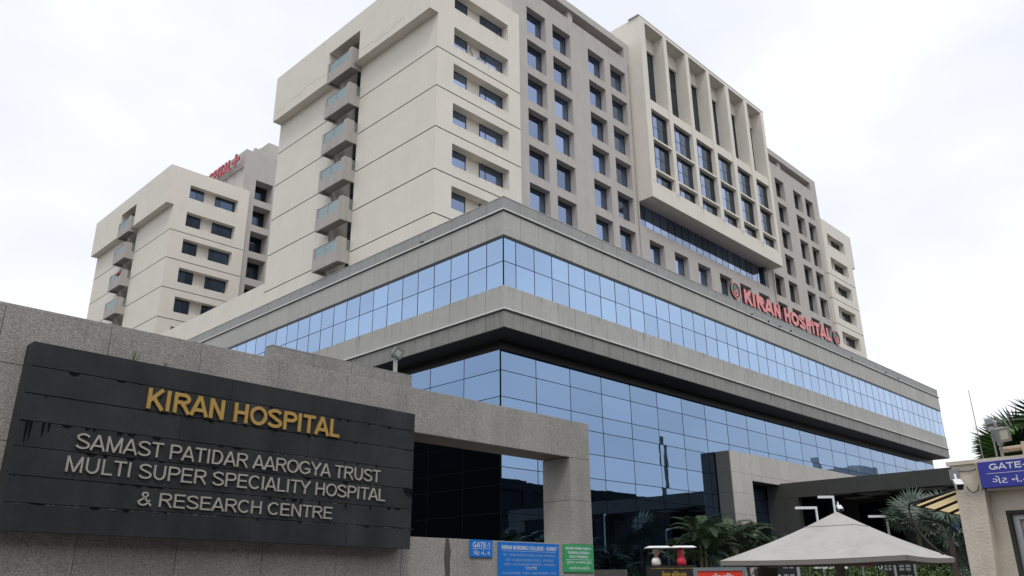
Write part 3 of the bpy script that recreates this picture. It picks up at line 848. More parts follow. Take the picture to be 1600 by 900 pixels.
# top course
tx = sorted([m_ for m_ in mods if -4 < m_ < 9.9]); tx = [-4] + tx + [WE]
tx[-2] = 9.2
for a, b in zip(tx, tx[1:]):
    slab(a, b, HEAD if a > 5.4 else 3.5, TOP)
for zr in ((2.83, 3.5), (2.195, 2.83)):
    for a, b in zip([-4, -2.86, -1.94, -1.0, -.09, .84, 1.76, 2.8, 3.6, 4.5, 5.3], [-2.86, -1.94, -1.0, -.09, .84, 1.76, 2.8, 3.6, 4.5, 5.3, OL]):
        if b <= 5.4: slab(a, b, *zr)
slab(5.3, OL, 2.195, 3.468)
for zr in ((1.27, 2.195), (.35, 1.27)):
    cs = [-4] + [m_ for m_ in mods if -4 < m_ < 9.3] + [WE]
    for a, b in zip(cs, cs[1:]): slab(a, b, *zr)
slab(OR_, WE, SILL, 2.83); slab(OR_, WE, 2.83, HEAD)
# pillar reveal, sill, lintel soffit
for zr in ((SILL, 2.83), (2.83, HEAD)):
    slab(0, TH, zr[0], zr[1], loc=(OR_, TH, 0), rot=(0, 0, R(-90)))
for zr in ((SILL, 2.83), (2.83, HEAD), (HEAD, TOP), (1.27, SILL), (.2, 1.27)):
    p = MB(); p.bev(.003, TH - .003, 0, .028, zr[0] + .003, zr[1] - .003, .003); p.build('stone_slab', granite, gw, (WE, 0, 0), (0, 0, R(90)))
q = MB(); q.box(OL, OR_ - .002, .002, TH, SILL - b_ + .001, SILL - .004); q.build('sill', granite, gw)
q = MB(); q.box(OL, OR_ - .002, .004, TH, HEAD + .004, HEAD + b_ - .001); q.build('lintel_soffit', brownsof, gw)
q = MB(); q.box(-4, WE, .0, TH, TOP - .028, TOP); q.build('coping', granite, gw)
# damp streak below the opening (a real stain on the stone, thin film)
damp = mat('damp_stain', (.085, .078, .07), .45)
q = MB()
pts = [(7.10, 2.19), (7.15, 2.19), (7.17, 2.11), (7.19, 2.02), (7.175, 1.93), (7.18, 1.80), (7.16, 1.6), (7.115, 1.5), (7.11, 1.7), (7.09, 1.84), (7.075, 1.96), (7.085, 2.07)]
q.add([(a, -.0045, z) for a, z in pts], [tuple(range(len(pts)))[::-1]])
q.build('damp_streak', damp, gw)
# grass tufts on top of the name board
def tuft(parent_loc, label, n, h, seed):
    random.seed(seed)
    q = MB()
    for i in range(n):
        a = random.uniform(-.5, .5); x0 = random.uniform(-.012, .012); w = .0045
        hh = h * random.uniform(.5, 1)
        pts = [(x0, 0, 0), (x0 + a * hh * .35, -.01, hh * .5), (x0 + a * hh * .9, -.02, hh)]
        q.add([(pts[0][0] - w, 0, 0), (pts[0][0] + w, 0, 0), (pts[1][0] + w * .8, -.01, pts[1][2]), (pts[1][0] - w * .8, -.01, pts[1][2]), (pts[2][0], -.02, pts[2][2])], [(0, 1, 2, 3), (3, 2, 4)])
    o = q.build('grass_tuft', mat('weed_%d' % seed, (.12, .17, .05), .6), None, parent_loc)
    tag(o, label, 'plant', 'weeds rooted on top of the name board')
    return o
# ---- name board
rr_ = (D0 - .20) / D0
def sb(s): return s * rr_
def zc(z): return 1.6 + (z - 1.6) * rr_
nb = thing('name_board', 'black slate name board with gold KIRAN HOSPITAL and grey steel lettering', 'sign', (0, D0 - .20, 0), R(1))
_piv = Vector((sb(6.5), 0, zc(3.5))); _rot = Matrix.Rotation(R(.5), 4, 'Y')
nb.matrix_world = Matrix.Translation((0, D0 - .20, 0)) @ Matrix.Rotation(R(1), 4, 'Z') @ Matrix.Translation(_piv) @ _rot @ Matrix.Translation(-_piv)
BL, BR = sb(2.045), sb(6.535)
q = MB(); q.box(BL + .01, BR - .01, .025, .20, zc(2.06), zc(3.695)); q.build('backing', slate_wet, nb)
zl = [zc(z) for z in (3.702, 3.475, 3.228, 2.985, 2.757, 2.512, 2.285, 2.045)]
vj = [[3.95, 5.75], [4.45, 6.08], [3.2, 4.9], [3.05, 4.92], [3.4, 4.42, 6.12], [2.9, 4.35, 5.3], [3.5, 4.37]]
vj = [[sb(v) for v in row] for row in [[4.0, 5.92], [3.25, 4.57, 6.0], [3.5, 5.0], [3.3, 4.55], [4.5, 6.08], [3.2, 4.98], [4.37, 5.6]]]
for i in range(7):
    cs = [BL] + vj[i] + [BR]
    for a, b in zip(cs, cs[1:]):
        p = MB(); p.bev(a + .0015, b - .0015, 0, .026, zl[i + 1] + .002, zl[i] - .002, .004)
        p.build('slate_tile', slate, nb, (0, random.uniform(-.004, .001), 0))
q = MB(); q.box(BL - .004, BL + .008, .004, .2, zc(2.05), zc(3.70)); q.build('edge_trim', slate, nb)
# water marks running from the joints
random.seed(3)
q = MB()
def drip(x, z, w, h):
    k = .0046 + random.uniform(0, .0008)
    pts = [(x - w, z), (x + w, z), (x + w * .7, z - h * .5), (x + w * .25, z - h), (x - w * .3, z - h * .92), (x - w * .8, z - h * .4)]
    q.add([(a, -k, b) for a, b in pts], [tuple(range(6))[::-1]])
for i in range(7):
    x = BL + .05
    while x < BR - .05:
        if i and random.random() < .2: drip(x, zl[i] - .002, random.uniform(.006, .06), random.uniform(.004, .03))
        x += random.uniform(.04, .13)
for dx_, h_ in ((.10, .17), (.2, .13), (.245, .08), (.07, .2)): drip(BL + dx_, zl[3], .013, h_)
for dx_ in (-.09, -.05, -.12, -.02): drip(BR + dx_, zl[4], .022, random.uniform(.05, .12))
for x_ in (4.95, 5.55, 5.9, 5.2): drip(sb(x_), zl[5], .014, .06)
tag(q.build('water_marks', slate_wet, nb), kind='stuff')
q = MB()
for i, xa_, xb_ in ((6, .0, 1.9), (6, 2.9, 4.4), (5, 2.2, 3.4), (3, 2.4, 3.0), (4, 3.4, 3.9)):
    x = BL + xa_
    while x < BL + xb_:
        w = random.uniform(.01, .07); hh = random.uniform(.0015, .006)
        q.add([(x, -.0042, zl[i] - .002), (x + w, -.0042, zl[i] - .002), (x + w * .8, -.0042, zl[i] - .002 - hh), (x + w * .2, -.0042, zl[i] - .002 - hh)], [(3, 2, 1, 0)])
        x += w + random.uniform(.0, .09)
tag(q.build('lime_deposits', mat('lime_deposit', (.16, .16, .15), .9), nb), kind='stuff')
lettering(nb, 'KIRAN HOSPITAL', sb(3.115), sb(5.375), zc(3.247), (3.452 - 3.247) * rr_, -.004, t=.175, d=.02, mats=goldm)
lettering(nb, 'SAMAST PATIDAR AAROGYA TRUST', sb(2.545), sb(6.01), zc(2.789), .143 * rr_, -.004, t=.118, d=.018, mats=steelm)
lettering(nb, 'MULTI SUPER SPECIALITY HOSPITAL', sb(2.49), sb(6.095), zc(2.578), .140 * rr_, -.004, t=.118, d=.018, mats=steelm)
lettering(nb, '& RESEARCH CENTRE', sb(3.185), sb(5.365), zc(2.330), .130 * rr_, -.004, t=.118, d=.018, mats=steelm)
tuft((sb(2.99) * math.cos(R(1)), D0 - .08 + .05, zc(3.70) + .02), 'taller weed growing on top of the black name board, left of the other', 8, .19, 21)
tuft((sb(3.29) * math.cos(R(1)), D0 - .08 + .06, zc(3.70) + .02), 'shorter weed growing on top of the black name board, right of the other', 7, .12, 22)

# ---- signs on the gate wall
def plate(name, label, cat, x0, x1, z0, z1, m, th=.012):
    t = thing(name, label, cat, (0, D0 - .008 - th, 0), R(1))
    p = MB(); p.bev(x0, x1, 0, th, z0, z1, .002); p.build('panel', m, t)
    return t
t = plate('gate_sign', 'small blue GATE-1 plate in English and Gujarati, on the granite below the opening', 'sign', 7.515, 7.925, 1.975, 2.192, blue_s)
lettering(t, 'GATE-1', 7.565, 7.875, 2.095, .068, -.0005, t=.18, d=.001, mats=print_w, separate=False, name='lettering')
q = MB(); q.box(7.55, 7.89, -.0015, 0, 2.078, 2.083); q.build('rule', print_w, t)
font_text(t, 'ગેટ નં.-૧', 7.565, 7.875, 2.0, .068, -.0005, print_w, off=.008)
t = plate('college_sign', 'large blue nursing college notice board, between the small GATE-1 plate and the green sign', 'sign', 8.04, 9.285, 1.2, 2.18, blue_s)
lettering(t, 'KIRAN NURSING COLLEGE - SURAT', 8.10, 9.235, 2.085, .052, -.0005, t=.2, d=.001, mats=print_w, separate=False, name='lettering')
q = MB(); q.box(8.12, 9.22, -.0015, 0, 2.064, 2.068); q.box(8.58, 8.80, -.0015, 0, 1.832, 1.836); q.build('rule', print_w, t)
lettering(t, 'INC - INDIAN NURSING COUNCIL, DELHI - AFFILIATED', 8.13, 9.20, 2.0, .032, -.0005, t=.17, d=.001, mats=print_pale, separate=False, name='lettering')
lettering(t, 'GNC - GUJARAT NURSING COUNCIL - AFFILIATED', 8.18, 9.16, 1.935, .032, -.0005, t=.17, d=.001, mats=print_pale, separate=False, name='lettering')
lettering(t, 'VNSGU - SOUTH GUJARAT UNIVERSITY - AFFILIATED', 8.14, 9.19, 1.87 + .008, .032, -.0005, t=.17, d=.001, mats=print_pale, separate=False, name='lettering')
lettering(t, ': COURSE', 8.54, 8.80, 1.845 - .001, .036 * .6, -.0005, t=.2, d=.001, mats=print_w, separate=False, name='lettering')
lettering(t, 'B SC NURSING 4 YEAR - GNM NURSING 3 YEAR', 8.12, 9.21, 1.765, .032, -.0005, t=.18, d=.001, mats=print_pale, separate=False, name='lettering')
lettering(t, 'KIRAN NURSING COLLEGE', 8.3, 9.03, 1.69, .04, -.0005, t=.2, d=.001, mats=print_w, separate=False, name='lettering')
t = plate('warning_sign', 'green no smoking and tobacco notice on the foot of the granite pillar', 'sign', 9.395, 10.085, 1.80, 2.19, green_s)
lettering(t, 'SMOKING CHEWING TOBACCO,', 9.44, 10.04, 2.115, .036, -.0005, t=.2, d=.001, mats=print_w, separate=False, name='lettering')
lettering(t, 'PAN MASALA, GUTKHA IS', 9.49, 9.99, 2.055, .036, -.0005, t=.2, d=.001, mats=print_w, separate=False, name='lettering')
lettering(t, 'STRICTLY PROHIBITED.', 9.52, 9.97, 1.997, .036, -.0005, t=.2, d=.001, mats=print_w, separate=False, name='lettering')
q = MB(); q.box(9.44, 10.04, -.0015, 0, 1.972, 1.978); q.build('rule', print_w, t)
font_text(t, 'ધુમ્રપાન, પાન-મસાલા, ગુટખા', 9.46, 10.03, 1.905, .052, -.0005, print_w, off=.01)
font_text(t, 'ખાવાની સખત મનાઈ છે.', 9.51, 9.98, 1.835, .052, -.0005, print_w, off=.01)

# ---- second granite wall behind
w2 = thing('boundary_wall', 'plain pale granite wall standing higher behind the gate wall', 'wall', (0, 9.6, 0), R(1))
q = MB(); q.box(5.32, 7.74, .02, .16, 0, 4.68); q.build('core_wall', mortar, w2)
cs = [5.30, 5.97, 6.62, 7.22, 7.76]
for a, b in zip(cs, cs[1:]):
    for z0, z1 in ((3.9, 4.70), (3.0, 3.9), (2.0, 3.0), (1.0, 2.0), (.0, 1.0)):
        p = MB(); p.bev(a + .003, b - .003, 0, .025, z0 + .003, z1 - .003, .003); p.build('stone_slab', granite2, w2)
p = MB(); p.bev(.003, .157, 0, .025, 0, 4.69, .003); p.build('stone_slab', granite2, w2, (5.295, .16, 0), (0, 0, R(-90)))
p = MB(); p.box(5.30, 7.76, .0, .16, 4.70, 4.715); p.build('coping', granite2, w2)

# ---- floodlights
def floodlight(name, label, loc, rz, head=.3, tilt=-25, pole=1.0, tw=0):
    t = thing(name, label, 'floodlight', loc, rz)
    q = MB(); q.tube([(0, 0, 0), (0, 0, pole)], .035, 8); q.build('post', galv, t)
    q = MB(); M = Matrix.Translation((0, -.05, pole + head * .45)) @ Matrix.Rotation(R(tw), 4, 'Y') @ Matrix.Rotation(R(tilt), 4, 'X')
    h2 = head / 2
    q.obox(M, -h2, h2, -.05, .05, -h2, h2)
    q.obox(M, -h2 - .012, h2 + .012, -.062, -.048, -h2 - .012, -h2 + .02); q.obox(M, -h2 - .012, h2 + .012, -.062, -.048, h2 - .02, h2 + .012)
    q.obox(M, -h2 - .012, -h2 + .02, -.061, -.049, -h2 + .021, h2 - .021); q.obox(M, h2 - .02, h2 + .012, -.061, -.049, -h2 + .021, h2 - .021)
    for i in range(6): q.obox(M, -h2 * .8 + i * head * .15, -h2 * .8 + i * head * .15 + .012, .05, .085, -h2 * .8, h2 * .8)
    q.build('housing', greym, t)
    q = MB(); q.obox(M, -h2 + .022, h2 - .022, -.0565, -.0515, -h2 + .022, h2 - .022); q.build('lens', lens_m, t)
    q = MB(); q.tube([(-h2 - .02, 0, pole + head * .5), (-h2 - .02, 0, pole + .0), (h2 + .02, 0, pole + .0), (h2 + .02, 0, pole + head * .5)], .01, 5); q.build('bracket', greym, t)
    return t
fl = floodlight('floodlight', 'grey floodlight on a short white pole above the granite wall', (7.62, 10.0, 3.9), R(-12), .14, 8, 1.13, 28)

# ================================================================== tent
tn = thing('canopy_tent', 'off-white pyramid canopy tent with a grey valance, at the bottom right', 'tent')
c0 = Vector((27.69, 16.48, 2.44)); c1 = Vector((28.26, 10.06, 2.455)); c2 = Vector((34.68, 10.63, 2.49)); c3 = c0 + c2 - c1; c3.z = 2.46
ap = Vector((31.25, 13.42, 4.17))
q = MB()
N_ = 10
def tside(a, b):
    rows = []
    for i in range(N_ + 1):
        f = i / N_; row = []
        for j in range(9):
            g_ = j / 8
            base = a.lerp(b, g_); p_ = base.lerp(ap, f)
            sag = -.10 * math.sin(math.pi * f) * (1 - .0 * g_) - .05 * math.sin(math.pi * g_) * (1 - f) ** 2
            row.append(Vector((p_.x, p_.y, p_.z + sag)))
        rows.append(row)
    vs = [v for r_ in rows for v in r_]
    fs = [(i * 9 + j, i * 9 + j + 1, (i + 1) * 9 + j + 1, (i + 1) * 9 + j) for i in range(N_) for j in range(8)]
    p = MB(); p.add(vs, fs); return p.build('canvas', canvas, tn, smooth=True)
for a, b in ((c0, c1), (c1, c2), (c2, c3), (c3, c0)): tside(a, b)
for a, b in ((c0, c1), (c1, c2), (c2, c3), (c3, c0)):
    d = (b - a).normalized(); nrm = Vector((d.y, -d.x, 0)) * .012
    vs, fs = [], []
    for j in range(9):
        g_ = j / 8; p_ = a.lerp(b, g_); p_.z -= .05 * math.sin(math.pi * g_)
        o_ = -nrm
        vs += [p_ + o_ * .6, p_ + o_ * .6 - Vector((0, 0, .16)), p_ + o_ * 1.6, p_ + o_ * 1.6 - Vector((0, 0, .16))]
    for j in range(8):
        k = j * 4; fs += [(k, k + 1, k + 5, k + 4), (k + 2, k + 6, k + 7, k + 3), (k + 1, k + 3, k + 7, k + 5)]
    p = MB(); p.add(vs, fs); p.build('valance', canvas_d, tn)
# ridge cap seam
sea = MB()
fz = .72
ring = [c.lerp(ap, fz) + Vector((0, 0, -.075)) for c in (c0, c1, c2, c3)]
for a, b in zip(ring, ring[1:] + ring[:1]): sea.tube([a, b], .02, 5)
sea.build('cap_seam', mat('seam', (.3, .29, .27), .9), tn)
ctr = (c0 + c2) / 2
q = MB(); q.tube([(ctr.x, ctr.y, .12), (ctr.x, ctr.y, 4.0)], .16, 10); q.build('post', woodm, tn)
for c in (c0, c1, c2, c3):
    q = MB(); q.tube([(ctr.x, ctr.y, 2.9), (c.x, c.y, c.z - .05)], .03, 5); q.build('rib', greym, tn)

# ---- cctv cameras
def cctv(name, label, loc, rz, s=1.0, bracket=True):
    t = thing(name, label, 'camera', loc, rz)
    M = Matrix.Rotation(R(18), 4, 'X')
    q = MB()
    rings = [(-.16, .033), (-.15, .042), (.0, .045), (.12, .043), (.15, .03)]
    n = 12; vs = []
    for y, r_ in rings:
        for k in range(n):
            a = 2 * math.pi * k / n; vs.append(M @ Vector((r_ * s * math.cos(a), y * s, r_ * s * math.sin(a))))
    fs = [(i * n + k, i * n + (k + 1) % n, (i + 1) * n + (k + 1) % n, (i + 1) * n + k) for i in range(len(rings) - 1) for k in range(n)]
    fs += [tuple(range(n))[::-1], tuple(range(4 * n, 5 * n))]
    q.add(vs, fs); q.obox(M, -.05 * s, .05 * s, -.2 * s, .12 * s, .042 * s, .052 * s)
    q.obox(M, -.05 * s, -.044 * s, -.2 * s, .1 * s, .0, .043 * s); q.obox(M, .044 * s, .05 * s, -.2 * s, .1 * s, .0, .043 * s)
    q.build('body', white_m, t, smooth=False)
    q = MB(); q.obox(M, -.036 * s, .036 * s, -.168 * s, -.158 * s, -.036 * s, .036 * s); q.build('lens', black_p, t)
    q = MB(); q.tube([(0, .1 * s, .02 * s), (0, .17 * s, .10 * s), (0, .2 * s, .16 * s)], .018 * s, 6); q.build('arm', white_m, t)
    return t
t = cctv('security_camera', 'white security camera on a mast just above the tent peak', (47.05, 20, 5.62), R(-60), 2.6)
q = MB(); q.tube([(0, .5, .4), (0, .5, -5.4)], .05, 6); q.build('mast', black_p, t)

# ================================================================== street lamps with bent arms
def bent_lamp(label, x, y, h, arm, first=None):
    t = thing('street_lamp', label, 'street lamp', (x, y, .12), YAW - R(90), 'white bent-arm lamps before the entrance')
    q = MB(); q.box(-.055, .055, -.05, .05, 0, h - .06); q.build('post', white_m, t)
    q = MB(); q.box(-arm, .055, -.05, .05, h - .058, h + .09); q.build('arm', white_m, t)
    q = MB(); q.box(-arm + .03, -arm + .5, -.035, .035, h - .075, h - .06); q.build('lamp_head', lens_m, t)
    return t
bent_lamp('white bent-arm lamp left of the tent peak, the lowest of three', 48.4, 22, 5.75, 1.25)
bent_lamp('white bent-arm lamp directly behind the tent peak, the tallest of three', 51.0, 22, 6.55, .95)
bent_lamp('white bent-arm lamp right of the tent peak, nearest the column', 59.2, 22, 5.8, 1.25)

# ================================================================== statues and plinth
st = thing('lectern_plinth', 'black engraved stone lectern with gold Gujarati lettering, below the two busts', 'plinth', (29.2, 19.6, .12), YAW - R(90))
q = MB()
v = [(-1.05, -.35, 0), (1.35, -.35, 0), (1.35, .4, 0), (-1.05, .4, 0), (-.98, -.05, 2.25), (1.0, -.05, 2.25), (1.0, .4, 2.25), (-.98, .4, 2.25)]
q.add(v, [(0, 1, 5, 4), (1, 2, 6, 5), (2, 3, 7, 6), (3, 0, 4, 7), (4, 5, 6, 7), (0, 3, 2, 1)])
q.build('body', mat('black_granite', (.016, .016, .016), .5, spec=.2), st)
gold_t = mat('gold_print', (.5, .33, .06), .4, metal=.3)
a_ = font_text(st, 'િકરણ હોિસ્પટલ', -.42, .55, 1.78, .25, -.135, gold_t, off=.02)
b_t = font_text(st, 'સ્વ. વાલજીભાઈ કેશવજી કાકડિયા - સ્વ. કિરણબેન વાલજીભાઈ', -.85, .9, 2.1, .07, -.085, gold_t, off=.01)
def bust(root, x, cloth, hair, scarf):
    M = Matrix.Translation((x, .18, 2.25)) @ Matrix.Rotation(R(62), 4, 'Z') @ Matrix.Scale(1.28, 4)
    q = MB()
    # torso to crown as one surface, facing -y in its own frame
    rings = [(0, .02, 0, .18, .11), (0, .02, .06, .235, .12), (0, .02, .14, .245, .115), (0, .02, .20, .20, .10), (0, .02, .235, .12, .085), (0, .015, .26, .065, .065), (0, .01, .30, .055, .06),
             (0, -.01, .325, .062, .075), (0, -.012, .36, .073, .09), (0, -.008, .40, .08, .098), (0, 0, .44, .08, .098), (0, .005, .475, .07, .085), (0, .01, .50, .045, .055), (0, .01, .51, .015, .02)]
    q.loft(rings, 18, 0, M)
    # nose, brow, ears
    q.loft([(0, -.102, .372, .014, .014), (0, -.112, .385, .013, .018), (0, -.1, .42, .006, .01)], 8, 0, M)
    for sx in (-.08, .08): q.loft([(sx, .01, .375, .008, .018), (sx, .01, .40, .012, .022), (sx, .01, .42, .008, .016)], 8, 0, M)
    b = q.build('bust', skinm, root, smooth=True)
    q = MB()
    if scarf:
        q.loft([(0, .03, -.001, .20, .135), (0, .025, .07, .26, .14), (0, .025, .15, .262, .13), (0, .03, .21, .205, .118), (0, .03, .26, .12, .10), (0, .04, .33, .098, .095), (0, .04, .40, .10, .10), (0, .035, .46, .095, .098), (0, .03, .515, .06, .065), (0, .03, .535, .02, .02)], 18, 0, M)
        q.build('headscarf', redc, b, smooth=True)
    else:
        q.loft([(0, .02, -.001, .19, .125), (0, .02, .06, .25, .132), (0, .02, .14, .258, .126), (0, .02, .205, .205, .11), (0, .02, .24, .11, .09)], 18, 0, M)
        q.build('shawl', whitec, b, smooth=True)
        q = MB()
        q.loft([(0, .035, .34, .075, .075), (0, .03, .40, .087, .088), (0, .02, .45, .09, .1), (0, .015, .49, .082, .092), (0, .015, .53, .05, .06), (0, .015, .54, .02, .02)], 16, 0, M)
        q.build('hair', greyh, b, smooth=True)
    return b
t = thing('statue', 'bust of a grey haired man in a white shawl, left of the two', 'statue', (29.2, 19.6, .12), YAW - R(90))
bust(t, -.55, whitec, greyh, False)
t2 = thing('statue', 'bust of a woman in a red headscarf, right of the two', 'statue', (29.2, 19.6, .12), YAW - R(90))
bust(t2, .48, redc, None, True)
for xx, lab in ((-.45, 'small white roof on glass sides over the white-shawled bust'), (.56, 'small white roof on glass sides over the red-scarfed bust')):
    t = thing('display_case', lab, 'display case', (29.2, 19.6, .12), YAW - R(90), 'roofed glass cases over the busts')
    q = MB(); q.add([(xx - .55, -.25, 2.93), (xx + .47, -.25, 2.93), (xx + .47, .6, 2.93), (xx - .55, .6, 2.93), (xx - .42, -.15, 3.0), (xx + .34, -.15, 3.0), (xx + .34, .5, 3.0), (xx - .42, .5, 3.0)],
        [(0, 1, 5, 4), (1, 2, 6, 5), (2, 3, 7, 6), (3, 0, 4, 7), (4, 5, 6, 7), (0, 3, 2, 1)]); q.build('roof', white_m, t)
    for px_, py_ in ((xx - .45, -.1), (xx + .38, -.1), (xx - .45, .36), (xx + .38, .36)):
        q = MB(); q.box(px_ - .008, px_ + .008, py_ - .008, py_ + .008, 2.2, 2.93); q.build('post', black_p, t)
# low grey plinths either side
for xx, yy, h, lab in ((26.1, 20.4, 2.08, 'low plain grey stone plinth left of the busts'), (31.5, 16.6, 2.1, 'low plain grey stone plinth between the busts and the red sign')):
    q = MB(); q.box(-.75 if xx < 30 else -.5, .7 if xx < 30 else .3, -.2, .3, 0, h); o = q.build('plinth', canopy_m, None, (xx, yy, .12), (0, 0, YAW - R(90)))
    tag(o, lab, 'plinth')
# red board
t = thing('notice_board', 'red board with white Gujarati letters in a grey frame, left of the tent', 'sign', (23.45, 14, .12), YAW - R(90))
q = MB(); W_ = 1.62
q.box(-W_ / 2, W_ / 2, -.05, .05, 1.9, 2.0); q.box(-W_ / 2, -W_ / 2 + .12, -.05, .05, .3, 1.898); q.box(W_ / 2 - .12, W_ / 2, -.05, .05, .3, 1.898); q.box(-W_ / 2 + .121, W_ / 2 - .121, -.049, .05, .3, .4)
q.build('frame', mat('frame_grey', (.16, .18, .2), .5), t)
q = MB(); q.box(-W_ / 2 + .121, W_ / 2 - .121, -.02, .03, .401, 1.899); q.build('panel', red_s, t)
font_text(t, 'હોર્ડિંગ', -.3, .42, 1.60, .22, -.021, print_w, off=.02)
q = MB(); q.tube([(-.6, 0, 0), (-.6, 0, .3)], .04); q.tube([(.6, 0, 0), (.6, 0, .3)], .04); q.build('leg', greym, t)

# black direction boards
def info_board(lab, x, y, w, h, n):
    t = thing('direction_board', lab, 'sign', (x, y, .12), YAW - R(90), 'black direction boards under the tent eave')
    q = MB(); q.box(-w / 2, w / 2, -.04, .04, .4, h); q.build('panel', black_p, t)
    q = MB(); q.box(w / 2 + .02, w / 2 + .16, -.06, .06, 0, h + .1); q.build('post', galv, t)
    for i in range(n):
        z = h - .32 - i * .62
        m_ = MB(); m_.two = False; ribbon(m_, [(-w * .32 + .1 * math.cos(a), z + .12 * math.sin(a)) for a in [2 * math.pi * k / 12 for k in range(13)]], .05, .045, 0); m_.build('numeral', print_w, t)
        m_ = MB(); 
        for c in range(2):
            for r_ in range(2): m_.box(-w * .08 + c * w * .27, w * .12 + c * w * .27, -.047, -.041, z - .2 + r_ * .2, z - .05 + r_ * .2)
        m_.build('grid', greym, t)
    return t
info_board('black board with white numerals under the left part of the tent eave', 39.6, 20, 1.1, 2.75, 2)
info_board('black board with white numerals under the right part of the tent eave', 54.8, 20, 1.5, 2.75, 2)
info_board('narrow black board with a white numeral beside the right tent corner', 51.0, 19.5, .9, 2.72, 1)
t = thing('banner_board', 'half white half red rounded board seen below the tent valance', 'sign', (44.6, 19.2, .12), YAW - R(90))
q = MB(); q.box(-1.6, .2, -.04, .04, 2.25, 2.75); q.build('white_panel', white_m, t)
q = MB(); q.box(.22, 1.5, -.04, .04, 2.35, 2.75); q.build('red_panel', red_s, t)
q = MB(); q.tube([(-1, 0, 0), (-1, 0, 2.25)], .05); q.tube([(1, 0, 0), (1, 0, 2.35)], .05); q.build('leg', greym, t)

# ================================================================== security cabin
cb = thing('security_cabin', 'cream plastered gate cabin with a tapering corner pillar, at the right edge', 'cabin')
CBX = 12.0
q = MB()
# pillar (slightly tapering) and roof beam
y0t, y0b, y1 = 3.15, 3.31, 3.53
vs = [(CBX, y0b - .0, 0), (CBX + .35, y0b, 0), (CBX + .35, y1, 0), (CBX, y1, 0), (CBX, y0t, 3.07), (CBX + .35, y0t, 3.07), (CBX + .35, y1 - .02, 3.07), (CBX, y1 - .02, 3.07)]
q.add(vs, [(0, 1, 5, 4), (1, 2, 6, 5), (2, 3, 7, 6), (3, 0, 4, 7), (4, 5, 6, 7), (0, 3, 2, 1)])
q.build('pillar', cabinm, cb)
q = MB(); facade(q, (CBX + .22, 0, 0), (0, 1, 0), (-1, 0, 0), .2, 3.4, 0, 2.72, [(1.6, 3.0, .9, 2.44, .14, 0)])
q.build('wall', [cabinm, groovem], cb)
q = MB(); q.box(CBX + .02, CBX + .5, .2, 3.14, 2.72, 3.05); q.build('beam', cabinm, cb)
q = MB(); q.box(CBX + .36, CBX + 3.2, .2, 3.45, 0, 2.9); q.build('room', cabinm, cb)
q = MB(); q.box(CBX - .03, CBX + 3.2, .2, 3.56, 3.071, 3.12); q.build('roof_slab', cabinm, cb)
w_ = thing('tmp', None, None)
bpy.data.objects.remove(w_)
q = MB(); wx = CBX + .30
q.box(wx, wx + .05, 1.62, 2.985, 2.36, 2.43); q.box(wx, wx + .05, 2.91, 2.985, .92, 2.36); q.box(wx + .012, wx + .045, 2.77, 2.82, .92, 2.29); q.box(wx + .012, wx + .045, 1.62, 2.82, 2.29, 2.335)
q.box(wx + .02, wx + .04, 2.66, 2.71, .92, 2.25)
wo = q.build('window', galv, cb)
q = MB(); q.box(wx + .025, wx + .03, 1.62, 2.76, .92, 2.3); q.build('pane', glass_dim, wo)
q = MB(); q.box(CBX + .215, CBX + .30, 2.985, 3.03, .9, 2.44); q.box(CBX + .212, CBX + .30, 1.6, 3.03, 2.42, 2.47); q.build('window_surround', mat('dark_gap', (.05, .045, .04), .9), cb)
GX0, GX1 = .14, .475
gs = thing('gate_sign', 'navy blue GATE-1 sign in English and Gujarati along the cabin roof edge', 'sign', (CBX - .05, 3.18, 0), R(-90))
# local x runs towards -y
q = MB(); q.bev(0, 1.25, 0, .06, 2.745, 3.075, .004); q.build('panel', navy_s, gs)
q = MB(); q.box(-.022, -.002, -.004, .06, 2.74, 3.08); q.build('trim', cream_s, gs)
lettering(gs, 'GATE-1', GX0, GX0 + (GX1 - GX0) * 1.42, 2.965, .077, -.0005, t=.19, d=.001, mats=white_m, separate=False, name='lettering')
q = MB(); q.box(.09, 1.15, -.002, 0, 2.918, 2.923); q.build('rule', white_m, gs)
font_text(gs, 'ગેટ નં.-૧', GX0, GX0 + (GX1 - GX0) * 1.42, 2.79, .095, -.0005, white_m, off=.006)
t = cctv('security_camera', 'white box security camera bolted to the cabin pillar, beside the navy gate sign', (CBX - .22, 3.40, 2.80), R(-68), .95)
q = MB(); q.box(-.06, .06, .2, .24, .08, .22); q.build('mount', greym, t)
# cables
t = thing('cable', 'thin black cable looping down the cabin pillar beside the camera', 'cable')
pts = [(CBX - .012, 3.20, 3.05), (CBX - .02, 3.19, 2.95), (CBX - .02, 3.2, 2.82), (CBX - .02, 3.24, 2.73), (CBX - .02, 3.30, 2.70), (CBX - .02, 3.34, 2.73), (CBX - .03, 3.36, 2.79)]
q = MB(); q.tube(pts, .006, 5); q.build('cord', rubber, t)
q = MB(); q.tube([(CBX - .01, 3.52, 3.0), (CBX - .012, 3.45, 2.985), (CBX - .01, 3.38, 2.99), (CBX - .012, 3.3, 2.98), (CBX - .01, 3.2, 3.0)], .005, 5); q.build('cord', rubber, t)
